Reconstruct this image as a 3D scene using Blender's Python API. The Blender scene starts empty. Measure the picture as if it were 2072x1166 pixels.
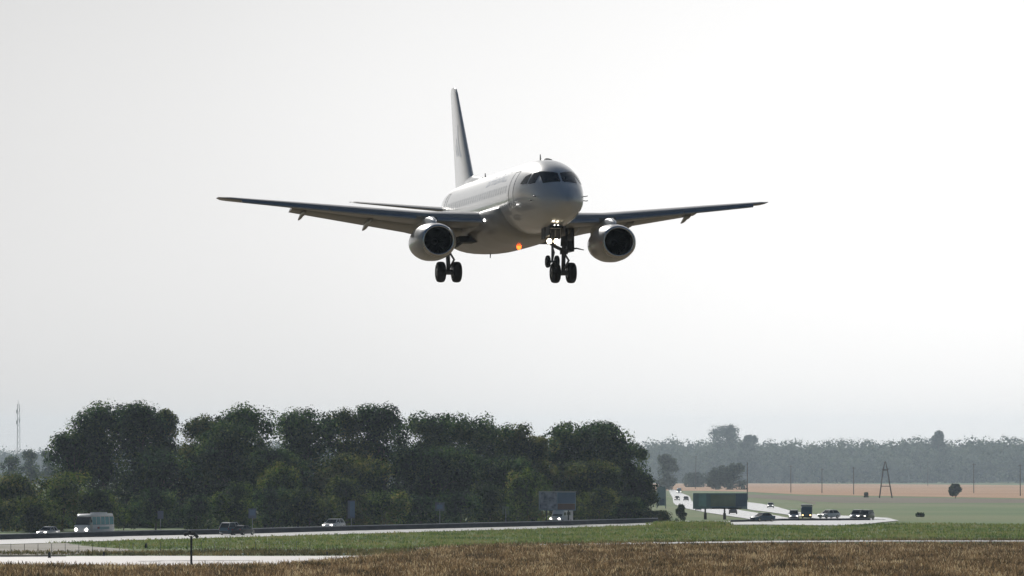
import bpy, math, random
import numpy as np
from mathutils import Vector, Matrix
R = math.radians
rng = np.random.default_rng(7)
random.seed(7)
scn = bpy.context.scene
COL = scn.collection

# ---------------------------------------------------------------- camera, sky, sun, exposure
F, CX, HY, CAMH = 14389.0, 1036.0, 883.0, 14.04      # focal length in photo pixels, centre, horizon row, eye height (m)
cam_d = bpy.data.cameras.new('camera'); cam_d.sensor_width = 36.0; cam_d.lens = F / 2072 * 36
cam_d.clip_start = 1.0; cam_d.clip_end = 20000
cam = bpy.data.objects.new('camera', cam_d); COL.objects.link(cam)
cam.location = (0, 0, CAMH); cam.rotation_euler = (R(90) + math.atan((HY - 583) / F), 0, 0)
scn.camera = cam

SKY, VEIL, SIDE, SAT = 0.06, (0.5, 0.985, 0.70, 0.5), (0.73, 1.68), (1.15, 0.02)
SUN_AZ, SUN_EL = -18.0, 27.0                          # degrees; azimuth clockwise from the view direction
w = bpy.data.worlds.new('World'); scn.world = w; w.use_nodes = True
nt = w.node_tree; nt.nodes.clear()
out = nt.nodes.new('ShaderNodeOutputWorld'); bg = nt.nodes.new('ShaderNodeBackground')
sky = nt.nodes.new('ShaderNodeTexSky'); sky.sky_type = 'NISHITA'; sky.sun_disc = False
sky.sun_elevation = R(SUN_EL); sky.sun_rotation = R(SUN_AZ)
sky.air_density = 1.0; sky.dust_density = 1.2; sky.ozone_density = 1.0
hs = nt.nodes.new('ShaderNodeHueSaturation')
tc = nt.nodes.new('ShaderNodeTexCoord'); sx = nt.nodes.new('ShaderNodeSeparateXYZ'); L = nt.links.new
def mrange(a, b, c, d, src):
    n = nt.nodes.new('ShaderNodeMapRange'); n.interpolation_type = 'SMOOTHSTEP'
    for i, v in enumerate((a, b, c, d)): n.inputs[i + 1].default_value = v
    L(src, n.inputs[0]); return n.outputs[0]
def wmath(op, a, b):
    n = nt.nodes.new('ShaderNodeMath'); n.operation = op
    for i, v in enumerate((a, b)):
        if isinstance(v, (int, float)): n.inputs[i].default_value = v
        else: L(v, n.inputs[i])
    return n.outputs[0]
L(tc.outputs['Generated'], sx.inputs[0])
veil = mrange(VEIL[0], VEIL[1], 0.0, 1.0, sx.outputs[1])          # a bright hazy veil on the sunward half, blue sky behind the camera
side = mrange(-0.13, 0.13, SIDE[0], SIDE[1], sx.outputs[0])       # the veil is denser towards the right of the view
nz = nt.nodes.new('ShaderNodeTexNoise'); nz.inputs['Scale'].default_value = 9.0; nz.inputs['Detail'].default_value = 2.0
L(tc.outputs['Generated'], nz.inputs['Vector'])
bank = mrange(-0.005, 0.065, 0.92, 1.05, sx.outputs[2])           # the haze bank is a little greyer low down
cloud = wmath('ADD', wmath('MULTIPLY', wmath('SUBTRACT', nz.outputs[0], .5), .14), side)
gain = wmath('ADD', wmath('MULTIPLY', veil, wmath('SUBTRACT', wmath('MULTIPLY', wmath('MULTIPLY', cloud, bank), VEIL[2]), VEIL[3])), VEIL[3])
L(wmath('SUBTRACT', SAT[0], wmath('MULTIPLY', veil, SAT[0] - SAT[1])), hs.inputs['Saturation'])
vm = nt.nodes.new('ShaderNodeVectorMath'); vm.operation = 'SCALE'
L(sky.outputs[0], hs.inputs['Color']); L(hs.outputs[0], vm.inputs[0]); L(gain, vm.inputs['Scale'])
L(vm.outputs[0], bg.inputs['Color']); bg.inputs['Strength'].default_value = SKY
L(bg.outputs[0], out.inputs['Surface'])

sd = bpy.data.lights.new('sun', 'SUN'); sd.energy = 4.5; sd.angle = R(0.5); sd.color = (1.0, 0.965, 0.91)
so = bpy.data.objects.new('sun', sd); COL.objects.link(so)
sdir = Vector((math.sin(R(SUN_AZ)) * math.cos(R(SUN_EL)), math.cos(R(SUN_AZ)) * math.cos(R(SUN_EL)), math.sin(R(SUN_EL))))
so.rotation_euler = sdir.to_track_quat('Z', 'Y').to_euler(); so.location = (0, 0, 200)
vs = scn.view_settings; vs.view_transform = 'Standard'; vs.look = 'None'; vs.gamma = 1.0; vs.exposure = 0.0
vs.use_curve_mapping = False
HAZE = 0.00004

# ---------------------------------------------------------------- helpers
KD = [-300, 0, 600, 1150, 1250, 1400, 1600, 1900, 2200, 2600, 3100, 3600, 4300, 5400, 8000, 11000]
KZ = [0, 0, 0, 0, -.47, -1.62, -3.19, -5.24, -6.9, -8.55, -11.2, -13.7, -17.5, -23.9, -38.8, -40]
def zg(d): return float(np.interp(d, KD, KZ))
_d = np.arange(300, 10900, 1.0); _p = HY + F * (CAMH - np.interp(_d, KD, KZ)) / _d
def D(py): return float(np.interp(-py, -_p, _d))       # distance of the ground seen at photo row py
def G(px, py, dz=0.0):                                 # ground point seen at (px, py)
    d = D(py); return ((px - CX) / F * d, d, zg(d) + dz)
def H(py, d): return CAMH - (py - HY) * d / F          # world height seen at row py at distance d
def X(px, d): return (px - CX) / F * d

class MB:
    def __init__(s): s.v = []; s.f = []
    def add(s, vs, fs):
        n = len(s.v); s.v += [tuple(p) for p in vs]; s.f += [tuple(i + n for i in f) for f in fs]; return s
    def box(s, c, size, rz=0.0, tap=1.0):
        hx, hy, hz = size[0] / 2, size[1] / 2, size[2] / 2; cr, sr = math.cos(rz), math.sin(rz); P = []
        for z, k in ((-hz, 1), (hz, tap)):
            for x, y in ((-hx, -hy), (hx, -hy), (hx, hy), (-hx, hy)):
                x *= k; y *= k; P.append((c[0] + x * cr - y * sr, c[1] + x * sr + y * cr, c[2] + z))
        return s.add(P, [(3, 2, 1, 0), (4, 5, 6, 7), (0, 1, 5, 4), (1, 2, 6, 5), (2, 3, 7, 6), (3, 0, 4, 7)])
    def tube(s, pts, rad, n=8, cap=True):
        pts = [Vector(p) for p in pts]; rads = rad if isinstance(rad, (list, tuple)) else [rad] * len(pts); rings = []
        for i, p in enumerate(pts):
            t = (pts[min(i + 1, len(pts) - 1)] - pts[max(i - 1, 0)]).normalized()
            a = t.orthogonal().normalized() if i == 0 else (a - t * a.dot(t)).normalized()
            b = t.cross(a); rings.append([p + (a * math.cos(2 * math.pi * k / n) + b * math.sin(2 * math.pi * k / n)) * rads[i] for k in range(n)])
        return s.loft(rings, cap)
    def loft(s, rings, cap=True, closed=True):
        n = len(rings[0]); P = [p for r in rings for p in r]; fs = []
        for i in range(len(rings) - 1):
            for k in range(n if closed else n - 1):
                a, b = i * n + k, i * n + (k + 1) % n; fs.append((a, b, b + n, a + n))
        if cap: fs.append(tuple(range(n - 1, -1, -1))); fs.append(tuple(range((len(rings) - 1) * n, len(rings) * n)))
        return s.add(P, fs)
    def lathe(s, c, prof, axis='y', n=32, ex=1.0, ez=1.0):   # prof = (along, radius)
        rings = []
        for a, r in prof:
            ring = []
            for k in range(n):
                t = 2 * math.pi * k / n; u, v = r * math.cos(t) * ex, r * math.sin(t) * ez
                ring.append((c[0] + u, c[1] + a, c[2] + v) if axis == 'y' else (c[0] + a, c[1] + u, c[2] + v) if axis == 'x' else (c[0] + u, c[1] + v, c[2] + a))
            rings.append(ring)
        return s.loft(rings, False)

def link(o, parent=None):
    COL.objects.link(o)
    if parent: o.parent = parent
    return o
def obj(name, mb, mat, parent=None, smooth=False, fix=True):
    me = bpy.data.meshes.new(name); me.from_pydata(mb.v, [], mb.f)
    if fix:
        import bmesh
        bm = bmesh.new(); bm.from_mesh(me); bmesh.ops.recalc_face_normals(bm, faces=bm.faces); bm.to_mesh(me); bm.free()
    if smooth:
        me.polygons.foreach_set('use_smooth', [True] * len(me.polygons))
        if smooth is not True: me.set_sharp_from_angle(angle=R(smooth))
    me.materials.append(mat); me.update()
    return link(bpy.data.objects.new(name, me), parent)
def obj_np(name, V, NV, mat, parent=None):             # V: (n*NV,3) loose polygons of NV corners
    n = len(V) // NV; me = bpy.data.meshes.new(name)
    me.vertices.add(len(V)); me.vertices.foreach_set('co', V.astype(np.float32).ravel())
    me.loops.add(len(V)); me.loops.foreach_set('vertex_index', np.arange(len(V), dtype=np.int32))
    me.polygons.add(n); me.polygons.foreach_set('loop_start', np.arange(0, len(V), NV, dtype=np.int32))
    me.polygons.foreach_set('loop_total', np.full(n, NV, dtype=np.int32))
    me.materials.append(mat); me.update(calc_edges=True); me.validate()
    return link(bpy.data.objects.new(name, me), parent)
def tag(o, label=None, cat=None, group=None, kind=None):
    if label: o['label'] = label
    if cat: o['category'] = cat
    if group: o['group'] = group
    if kind: o['kind'] = kind
    return o
def empty(name, loc, rz=0.0, label=None, cat=None, group=None):
    o = bpy.data.objects.new(name, None); o.location = loc; o.rotation_euler = (0, 0, rz); o.empty_display_size = .5
    COL.objects.link(o); return tag(o, label, cat, group)

def mat(name, c, rough=.5, metal=0.0, coat=0.0, var=0.12, scale=2.0, spec=.5, emit=None, es=0.0, coords='Object', c2=None):
    m = bpy.data.materials.new(name); m.use_nodes = True; t = m.node_tree; b = t.nodes['Principled BSDF']
    b.inputs['Roughness'].default_value = rough; b.inputs['Metallic'].default_value = metal
    b.inputs['Coat Weight'].default_value = coat; b.inputs['Coat Roughness'].default_value = .08
    b.inputs['Specular IOR Level'].default_value = spec
    if emit: b.inputs['Emission Color'].default_value = (*emit, 1); b.inputs['Emission Strength'].default_value = es
    tcn = t.nodes.new('ShaderNodeTexCoord'); n = t.nodes.new('ShaderNodeTexNoise'); n.inputs['Scale'].default_value = scale; n.inputs['Detail'].default_value = 5
    r = t.nodes.new('ShaderNodeValToRGB'); lo = [x * (1 - var) for x in c]; hi = [min(1, x * (1 + var)) for x in (c2 or c)]
    r.color_ramp.elements[0].position = .35; r.color_ramp.elements[0].color = (*lo, 1); r.color_ramp.elements[1].position = .65; r.color_ramp.elements[1].color = (*hi, 1)
    t.links.new(tcn.outputs[coords], n.inputs['Vector']); t.links.new(n.outputs[0], r.inputs[0]); t.links.new(r.outputs[0], b.inputs['Base Color'])
    return m

def foliage(name, cols, trans=.38, clump=.24, rough=.85, sat=None):
    """leaf material: colour varies leaf by leaf and clump by clump; part of the light passes through"""
    m = bpy.data.materials.new(name); m.use_nodes = True; t = m.node_tree; t.nodes.clear(); N = t.nodes.new
    o = N('ShaderNodeOutputMaterial'); mx = N('ShaderNodeMixShader'); df = N('ShaderNodeBsdfPrincipled'); tr = N('ShaderNodeBsdfTranslucent')
    df.inputs['Roughness'].default_value = rough; df.inputs['Specular IOR Level'].default_value = .08
    geo = N('ShaderNodeNewGeometry'); n = N('ShaderNodeTexNoise'); n.inputs['Scale'].default_value = clump; n.inputs['Detail'].default_value = 3
    tcn = N('ShaderNodeTexCoord'); a = N('ShaderNodeMath'); a.operation = 'MULTIPLY_ADD'; a.inputs[1].default_value = .8; 
    b = N('ShaderNodeMath'); b.operation = 'MULTIPLY_ADD'; b.inputs[1].default_value = 3.1; b.inputs[2].default_value = -1.46
    r = N('ShaderNodeValToRGB'); el = r.color_ramp.elements
    while len(el) < len(cols): el.new(.5)
    for i, c in enumerate(cols): el[i].position = i / (len(cols) - 1); el[i].color = (*c, 1)
    mx.inputs[0].default_value = trans; l = t.links.new
    l(tcn.outputs['Object'], n.inputs['Vector']); l(n.outputs[0], b.inputs[0]); oi = N('ShaderNodeObjectInfo'); c_ = N('ShaderNodeMath'); c_.operation = 'MULTIPLY_ADD'; c_.inputs[1].default_value = .3; c_.inputs[2].default_value = -.15; l(oi.outputs['Random'], c_.inputs[0])
    d_ = N('ShaderNodeMath'); d_.operation = 'ADD'; l(c_.outputs[0], d_.inputs[0]); l(b.outputs[0], d_.inputs[1])
    l(geo.outputs['Random Per Island'], a.inputs[0]); l(d_.outputs[0], a.inputs[2])
    l(a.outputs[0], r.inputs[0]); l(r.outputs[0], df.inputs['Base Color']); l(r.outputs[0], tr.inputs['Color'])
    l(df.outputs[0], mx.inputs[1]); l(tr.outputs[0], mx.inputs[2]); l(mx.outputs[0], o.inputs['Surface'])
    return m

def ground_mat(name, cols, s1=.02, s2=.6, rough=.95, spec=.1, stretch=1.0):
    m = bpy.data.materials.new(name); m.use_nodes = True; t = m.node_tree; b = t.nodes['Principled BSDF']; N = t.nodes.new; l = t.links.new
    b.inputs['Roughness'].default_value = rough; b.inputs['Specular IOR Level'].default_value = spec
    g = N('ShaderNodeNewGeometry'); mp = N('ShaderNodeMapping'); mp.inputs['Scale'].default_value = (1, stretch, 1)
    n1 = N('ShaderNodeTexNoise'); n1.inputs['Scale'].default_value = s1; n1.inputs['Detail'].default_value = 6
    n2 = N('ShaderNodeTexNoise'); n2.inputs['Scale'].default_value = s2; n2.inputs['Detail'].default_value = 4
    mx = N('ShaderNodeMath'); mx.operation = 'MULTIPLY_ADD'; mx.inputs[1].default_value = .45
    m2 = N('ShaderNodeMath'); m2.operation = 'MULTIPLY_ADD'; m2.inputs[1].default_value = 1.1; m2.inputs[2].default_value = -.27
    r = N('ShaderNodeValToRGB'); el = r.color_ramp.elements
    while len(el) < len(cols): el.new(.5)
    for i, c in enumerate(cols): el[i].position = .15 + .7 * i / (len(cols) - 1); el[i].color = (*c, 1)
    l(g.outputs['Position'], mp.inputs[0]); l(mp.outputs[0], n1.inputs['Vector']); l(g.outputs['Position'], n2.inputs['Vector'])
    l(n1.outputs[0], m2.inputs[0]); l(m2.outputs[0], mx.inputs[2]); l(n2.outputs[0], mx.inputs[0]); l(mx.outputs[0], r.inputs[0]); l(r.outputs[0], b.inputs['Base Color'])
    return m

# ---------------------------------------------------------------- the ground, roads and fields
def resample(pts, n):
    P = np.array(pts, float); s = np.r_[0, np.cumsum(np.hypot(*np.diff(P, axis=0).T))]; t = np.linspace(0, s[-1], n)
    return np.stack([np.interp(t, s, P[:, 0]), np.interp(t, s, P[:, 1])], 1)
def wpts(pxs): return [G(*p)[:2] for p in pxs]
def sheet(name, far, near, m, dz, n=60, rows=10, world=False, kind='structure', wob=0.0):
    A = resample(far if world else wpts(far), n); B = resample(near if world else wpts(near), n); mb = MB()
    if wob:
        for E in (A, B):
            E[:, 1] += np.convolve(rng.normal(0, wob, n + 4), np.ones(5) / 5, 'valid')
    for j in range(rows):
        for i in range(n):
            q = A[i] * (1 - j / (rows - 1)) + B[i] * j / (rows - 1); mb.v.append((q[0], q[1], zg(q[1]) + dz))
    for j in range(rows - 1):
        for i in range(n - 1):
            a = j * n + i; mb.f.append((a, a + n, a + n + 1, a + 1))
    o = obj(name, mb, m, fix=False); o['kind'] = kind; return o

m_meadow = ground_mat('meadow', [(.07, .13, .042), (.105, .17, .055), (.16, .19, .08), (.12, .18, .062)], .012, .25, stretch=.35)
g = MB()
for d, z in zip(KD, KZ): g.v += [(-1850, d, z), (1850, d, z)]
for i in range(len(KD) - 1): g.f.append((2 * i, 2 * i + 1, 2 * i + 3, 2 * i + 2))
tag(obj('ground', g, m_meadow, fix=False), kind='structure')

m_straw = ground_mat('dry_field', [(.36, .2, .1), (.43, .25, .14), (.47, .29, .17)], .01, .12, stretch=.3)
sheet('field', [(1290, 979), (1500, 978.5), (1800, 980), (2072, 982), (2600, 984)], [(1290, 992), (1500, 995), (1620, 1001), (1720, 1003), (2072, 1009), (2600, 1012)], m_straw, .06, wob=14)
m_soil = ground_mat('bare_soil', [(.13, .105, .075), (.17, .14, .1), (.1, .11, .07)], .02, .3, stretch=.3)
sheet('path', [(1480, 1000), (1700, 1006), (2072, 1011), (2500, 1014)], [(1480, 1006), (1700, 1018), (2072, 1018), (2500, 1020)], m_soil, .05, wob=12)

m_dry = ground_mat('dry_earth', [(.06, .04, .02), (.1, .055, .028), (.13, .075, .04), (.075, .06, .03)], .05, .8)
FIELD_TOP = [(-400, 1146), (0, 1147), (300, 1150), (460, 1148), (560, 1146), (640, 1140), (720, 1133), (800, 1126), (850, 1118), (900, 1112), (1000, 1108), (1300, 1106), (2072, 1103.5), (2500, 1103)]
sheet('dry_field', FIELD_TOP, [(-400, 1260), (800, 1260), (2500, 1260)], m_dry, .05, n=90)
tag(obj('near_field', MB().add([(-1500, -250, .03), (1500, -250, .03), (1500, 690, .03), (-1500, 690, .03)], [(0, 1, 2, 3)]), ground_mat('dry_meadow', [(.09, .075, .05), (.13, .105, .07), (.17, .14, .095), (.12, .1, .065)], .04, .8), fix=False), kind='structure')
m_verge = ground_mat('green_verge', [(.05, .09, .02), (.08, .14, .03), (.11, .17, .04), (.15, .16, .06), (.09, .145, .036)], .04, .5, stretch=.5)
sheet('verge', [(-400, 1110), (0, 1103), (240, 1095), (480, 1088), (900, 1076.5), (1300, 1063), (1690, 1065), (1850, 1058), (2500, 1066)],
      [(-400, 1130), (0, 1124), (300, 1124), (800, 1122), (850, 1112), (1000, 1105), (1560, 1097), (2072, 1096), (2500, 1096)], m_verge, .05, n=90)
m_concrete = ground_mat('pale_concrete', [(.5, .46, .44), (.58, .54, .52), (.62, .58, .56)], .03, .5, rough=.42, spec=.6)
sheet('apron', [(-400, 1129), (0, 1127.5), (300, 1126.5), (560, 1127), (812, 1126)], [(-400, 1146.5), (0, 1147.5), (300, 1150.5), (560, 1147), (700, 1138), (814, 1126.6)], m_concrete, .10)
m_joint = ground_mat('tar_joint', [(.09, .08, .08), (.13, .12, .11)], .05, .5, rough=.8)
sheet('apron_joint', [(280, 1138), (340, 1136.8), (520, 1136.4)], [(280, 1138.5), (340, 1137.4), (520, 1136.9)], m_joint, .14, rows=2, wob=.5)
m_pale = ground_mat('pale_gravel', [(.13, .16, .09), (.33, .31, .26), (.42, .39, .35), (.25, .25, .18)], .05, .3)
sheet('gravel', [(-400, 1110), (0, 1104), (130, 1100), (170, 1106), (260, 1113)], [(-400, 1126), (0, 1124), (140, 1124), (200, 1121), (262, 1115)], m_pale, .10, wob=4)
m_dark = ground_mat('dark_ditch', [(.02, .02, .016), (.03, .03, .02)], .1, .5)
sheet('strip', [(-400, 1126.6), (0, 1126.6), (135, 1127)], [(-400, 1129), (0, 1129), (135, 1128)], m_dark, .14, rows=2, wob=1.5)
sheet('strip', [(1540, 1094.2), (1700, 1091.5), (1900, 1090), (2072, 1090.5), (2500, 1090)], [(1540, 1095), (1700, 1094.3), (1900, 1093.8), (2072, 1093.8), (2500, 1093.8)], ground_mat('dark_green_strip', [(.02, .03, .012), (.035, .045, .018), (.05, .055, .025)], .08, .6), .09, n=60, rows=3, wob=2.0)  # narrow dark green strip beyond the service road
m_service = ground_mat('service_road', [(.28, .27, .26), (.4, .38, .36), (.34, .32, .3)], .06, .5, rough=.5, spec=.5)
sheet('service_road', [(835, 1110), (880, 1107), (960, 1105.5), (1100, 1102), (1300, 1098.8), (1560, 1095.6), (1800, 1094.6), (2072, 1094.6), (2500, 1094.6)],
      [(835, 1112), (880, 1110.5), (960, 1109), (1100, 1105.5), (1300, 1102.5), (1560, 1099), (1800, 1097.2), (2072, 1097.2), (2500, 1097.2)], m_service, .10, n=90, wob=1.2)

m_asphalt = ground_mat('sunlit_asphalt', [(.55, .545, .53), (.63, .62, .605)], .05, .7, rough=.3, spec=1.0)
m_glare = ground_mat('glare_asphalt', [(.5, .495, .48), (.58, .57, .555)], .05, .7, rough=.2, spec=1.0)  # pale base colour and low roughness stand in for road glare
NEAR_FAR = [(-500, 1109), (0, 1093.5), (240, 1086.5), (480, 1082), (700, 1075.5), (900, 1070.5), (1100, 1065.5), (1300, 1059.5), (1490, 1055.5), (1575, 1053.2), (1690, 1052.8), (1760, 1051.6), (1800, 1050)]
NEAR_NEAR = [(-500, 1120), (0, 1103), (150, 1098.5), (240, 1095), (480, 1088.5), (700, 1082), (900, 1076.5), (1100, 1070.5), (1300, 1064), (1540, 1062.5), (1690, 1064.5), (1760, 1061), (1818, 1054.5)]
sheet('near_carriageway', NEAR_FAR, NEAR_NEAR, m_asphalt, .10, n=120)
NF = resample(wpts(NEAR_FAR), 80)
tn = np.gradient(NF, axis=0); tn /= np.hypot(tn[:, 0], tn[:, 1])[:, None]
FC = NF + np.stack([-tn[:, 1], tn[:, 0]], 1) * 13.0
sel = NF[:, 0] < X(1500, 1160)
sheet('far_carriageway', [tuple(p) for p in FC[sel]], [tuple(p) for p in (NF + np.stack([-tn[:, 1], tn[:, 0]], 1) * 1.2)[sel]], m_asphalt, .10, n=80, world=True)
sheet('highway', [(1364, 991), (1376, 997), (1394, 1004), (1399, 1014), (1410, 1022), (1440, 1027), (1480, 1030), (1510, 1035), (1560, 1042), (1600, 1050)],
      [(1352, 991), (1356, 999), (1361, 1009), (1362, 1017), (1367, 1022), (1382, 1028), (1425, 1037), (1475, 1045), (1520, 1053), (1560, 1056.5)], m_glare, .10, n=80)
sheet('highway', [(1440, 1003), (1490, 1014), (1540, 1020), (1575, 1027), (1600, 1034), (1650, 1042), (1720, 1045), (1800, 1049)],
      [(1440, 1012), (1492, 1027), (1530, 1034), (1560, 1037.5), (1597, 1043), (1650, 1050), (1700, 1052), (1790, 1053.5)], m_glare, .10, n=80)
sheet('side_road', [(1555, 1003), (1600, 1008), (1650, 1018)], [(1555, 1005), (1600, 1010.5), (1650, 1021)], m_soil, .09, n=20, rows=3)

# ---------------------------------------------------------------- the airliner (x = its left, y = aft of the nose, z = up)
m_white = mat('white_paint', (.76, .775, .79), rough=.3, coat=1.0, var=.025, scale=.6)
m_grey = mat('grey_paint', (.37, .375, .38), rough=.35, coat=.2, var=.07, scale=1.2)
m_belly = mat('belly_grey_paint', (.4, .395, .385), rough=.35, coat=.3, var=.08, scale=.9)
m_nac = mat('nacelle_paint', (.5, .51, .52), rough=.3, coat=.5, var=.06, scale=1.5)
m_slat = mat('slat_metal', (.42, .45, .5), rough=.3, metal=.6, var=.06)
m_lip = mat('intake_lip_metal', (.72, .73, .75), rough=.22, metal=1.0, var=.04)
m_darkm = mat('dark_metal', (.06, .06, .065), rough=.45, metal=.5, var=.2)
m_black = mat('intake_black', (.012, .013, .015), rough=.6, var=.2)
m_fan = mat('fan_titanium', (.012, .013, .015), rough=.55, metal=.2)
m_rub = mat('tyre_rubber', (.018, .018, .02), rough=.8, var=.25, scale=6)
m_strut = mat('gear_steel', (.14, .14, .15), rough=.4, metal=.3, var=.2)
m_glass = mat('cockpit_glass', (.012, .02, .025), rough=.06, var=.1, spec=.5)
m_cabin = mat('cabin_glass', (.66, .68, .71), rough=.2, var=.1)
m_mark = mat('blue_grey_marking', (.36, .43, .55), rough=.35, coat=.5, var=.1)
m_lamp = mat('landing_lamp', (1, .95, .85), emit=(1, .86, .62), es=12)
m_lampw = mat('root_lamp', (1, 1, 1), emit=(1, .97, .92), es=9)
m_beacon = mat('beacon_red', (.8, .05, .02), emit=(1, .1, .012), es=6)
m_exh = mat('exhaust_metal', (.2, .18, .16), rough=.35, metal=.9)

PLANE = Matrix.Translation((2.715, 336.65, 11.745 + CAMH)) @ Matrix.Rotation(R(11.757), 4, 'Z') @ Matrix.Rotation(R(-1.69), 4, 'X') @ Matrix.Rotation(R(.12), 4, 'Y')
pl = empty('airliner', (0, 0, 0), 0, 'white twin-engine jet airliner on final approach with wheels and flaps down, flying above the trees', 'airliner')
pl.matrix_world = PLANE

FS = [.45, .48, .57, .75, 1.0, 1.25, 1.5, 1.78, 2.11, 2.4, 2.7, 3.1, 3.6, 4.3, 5.2, 6.5, 9, 12, 15, 18.5, 20.5, 22.5, 24.5, 26.5, 28.3, 29.5, 29.9]
FT = [-.55, -.42, -.3, -.16, .01, .17, .32, .48, .69, .87, 1.04, 1.24, 1.42, 1.6, 1.71, 1.73, 1.73, 1.73, 1.73, 1.73, 1.73, 1.71, 1.66, 1.56, 1.42, 1.27, 1.18]
FB = [-.55, -.66, -.77, -.91, -1.06, -1.2, -1.31, -1.39, -1.46, -1.51, -1.55, -1.6, -1.64, -1.69, -1.72, -1.73, -1.73, -1.73, -1.73, -1.68, -1.45, -1.08, -.62, -.12, .36, .68, .82]
FW = [0, .16, .27, .42, .6, .77, .92, 1.05, 1.15, 1.22, 1.29, 1.37, 1.47, 1.59, 1.68, 1.73, 1.73, 1.73, 1.73, 1.73, 1.68, 1.53, 1.27, .92, .55, .26, .12]
def pch(s, Y):   # smooth interpolation of a fuselage curve
    i = int(np.clip(np.searchsorted(FS, s) - 1, 0, len(FS) - 2)); h = FS[i + 1] - FS[i]; t = (s - FS[i]) / h
    def sl(k):
        if k <= 0 or k >= len(FS) - 1: k2 = min(max(k, 0), len(FS) - 2); return (Y[k2 + 1] - Y[k2]) / (FS[k2 + 1] - FS[k2])
        a = (Y[k] - Y[k - 1]) / (FS[k] - FS[k - 1]); b = (Y[k + 1] - Y[k]) / (FS[k + 1] - FS[k]); return 0 if a * b <= 0 else 2 * a * b / (a + b)
    m0, m1 = sl(i), sl(i + 1)
    return (2 * t**3 - 3 * t**2 + 1) * Y[i] + (t**3 - 2 * t**2 + t) * h * m0 + (-2 * t**3 + 3 * t**2) * Y[i + 1] + (t**3 - t**2) * h * m1
def fus(s, th, off=0.0):   # th from the top, positive to the aircraft's left
    zt, zb, ww = pch(s, FT), pch(s, FB), pch(s, FW); zm = (zt + zb) / 2
    return ((ww + off) * math.sin(th), s, zm + ((zt - zb) / 2 + off) * math.cos(th))
def fus_xz(x, z, off=.012):  # first station where the nose surface reaches (x, z)
    def ins(s):
        zt, zb, ww = pch(s, FT), pch(s, FB), pch(s, FW); zm = (zt + zb) / 2; return (x / max(ww, 1e-6))**2 + ((z - zm) / max((zt - zb) / 2, 1e-6))**2 < 1
    lo, hi = 0.451, 6.5
    for _ in range(40):
        mid = (lo + hi) / 2
        if ins(mid): hi = mid
        else: lo = mid
    return (x * 1.004, hi - off, z + off * .6)
def fus_sz(s, z, side, off=.012):
    zt, zb, ww = pch(s, FT), pch(s, FB), pch(s, FW); zm = (zt + zb) / 2; c = np.clip((z - zm) / ((zt - zb) / 2), -1, 1)
    return fus(s, side * math.acos(c), off)
def patch(name, fn, U, V, m, parent=pl):
    mb = MB(); nu, nv = len(U), len(V)
    for u in U:
        for v in V: mb.v.append(fn(u, v))
    for i in range(nu - 1):
        for j in range(nv - 1): a = i * nv + j; mb.f.append((a, a + 1, a + nv + 1, a + nv))
    return obj(name, mb, m, parent, smooth=True, fix=False)
fm = MB(); st = sorted(set([round(x, 3) for x in np.concatenate([0.45 + np.linspace(0.0, 1, 14)**1.6 * .95, np.linspace(1.4, 6.5, 34), np.linspace(7, 19, 20), np.linspace(19.5, 29.9, 24)])]))
rings = [[fus(s, 2 * math.pi * k / 56) for k in range(56)] for s in st]
fm.loft(rings)
fz = obj('fuselage', fm, m_white, pl, smooth=True)
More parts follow.
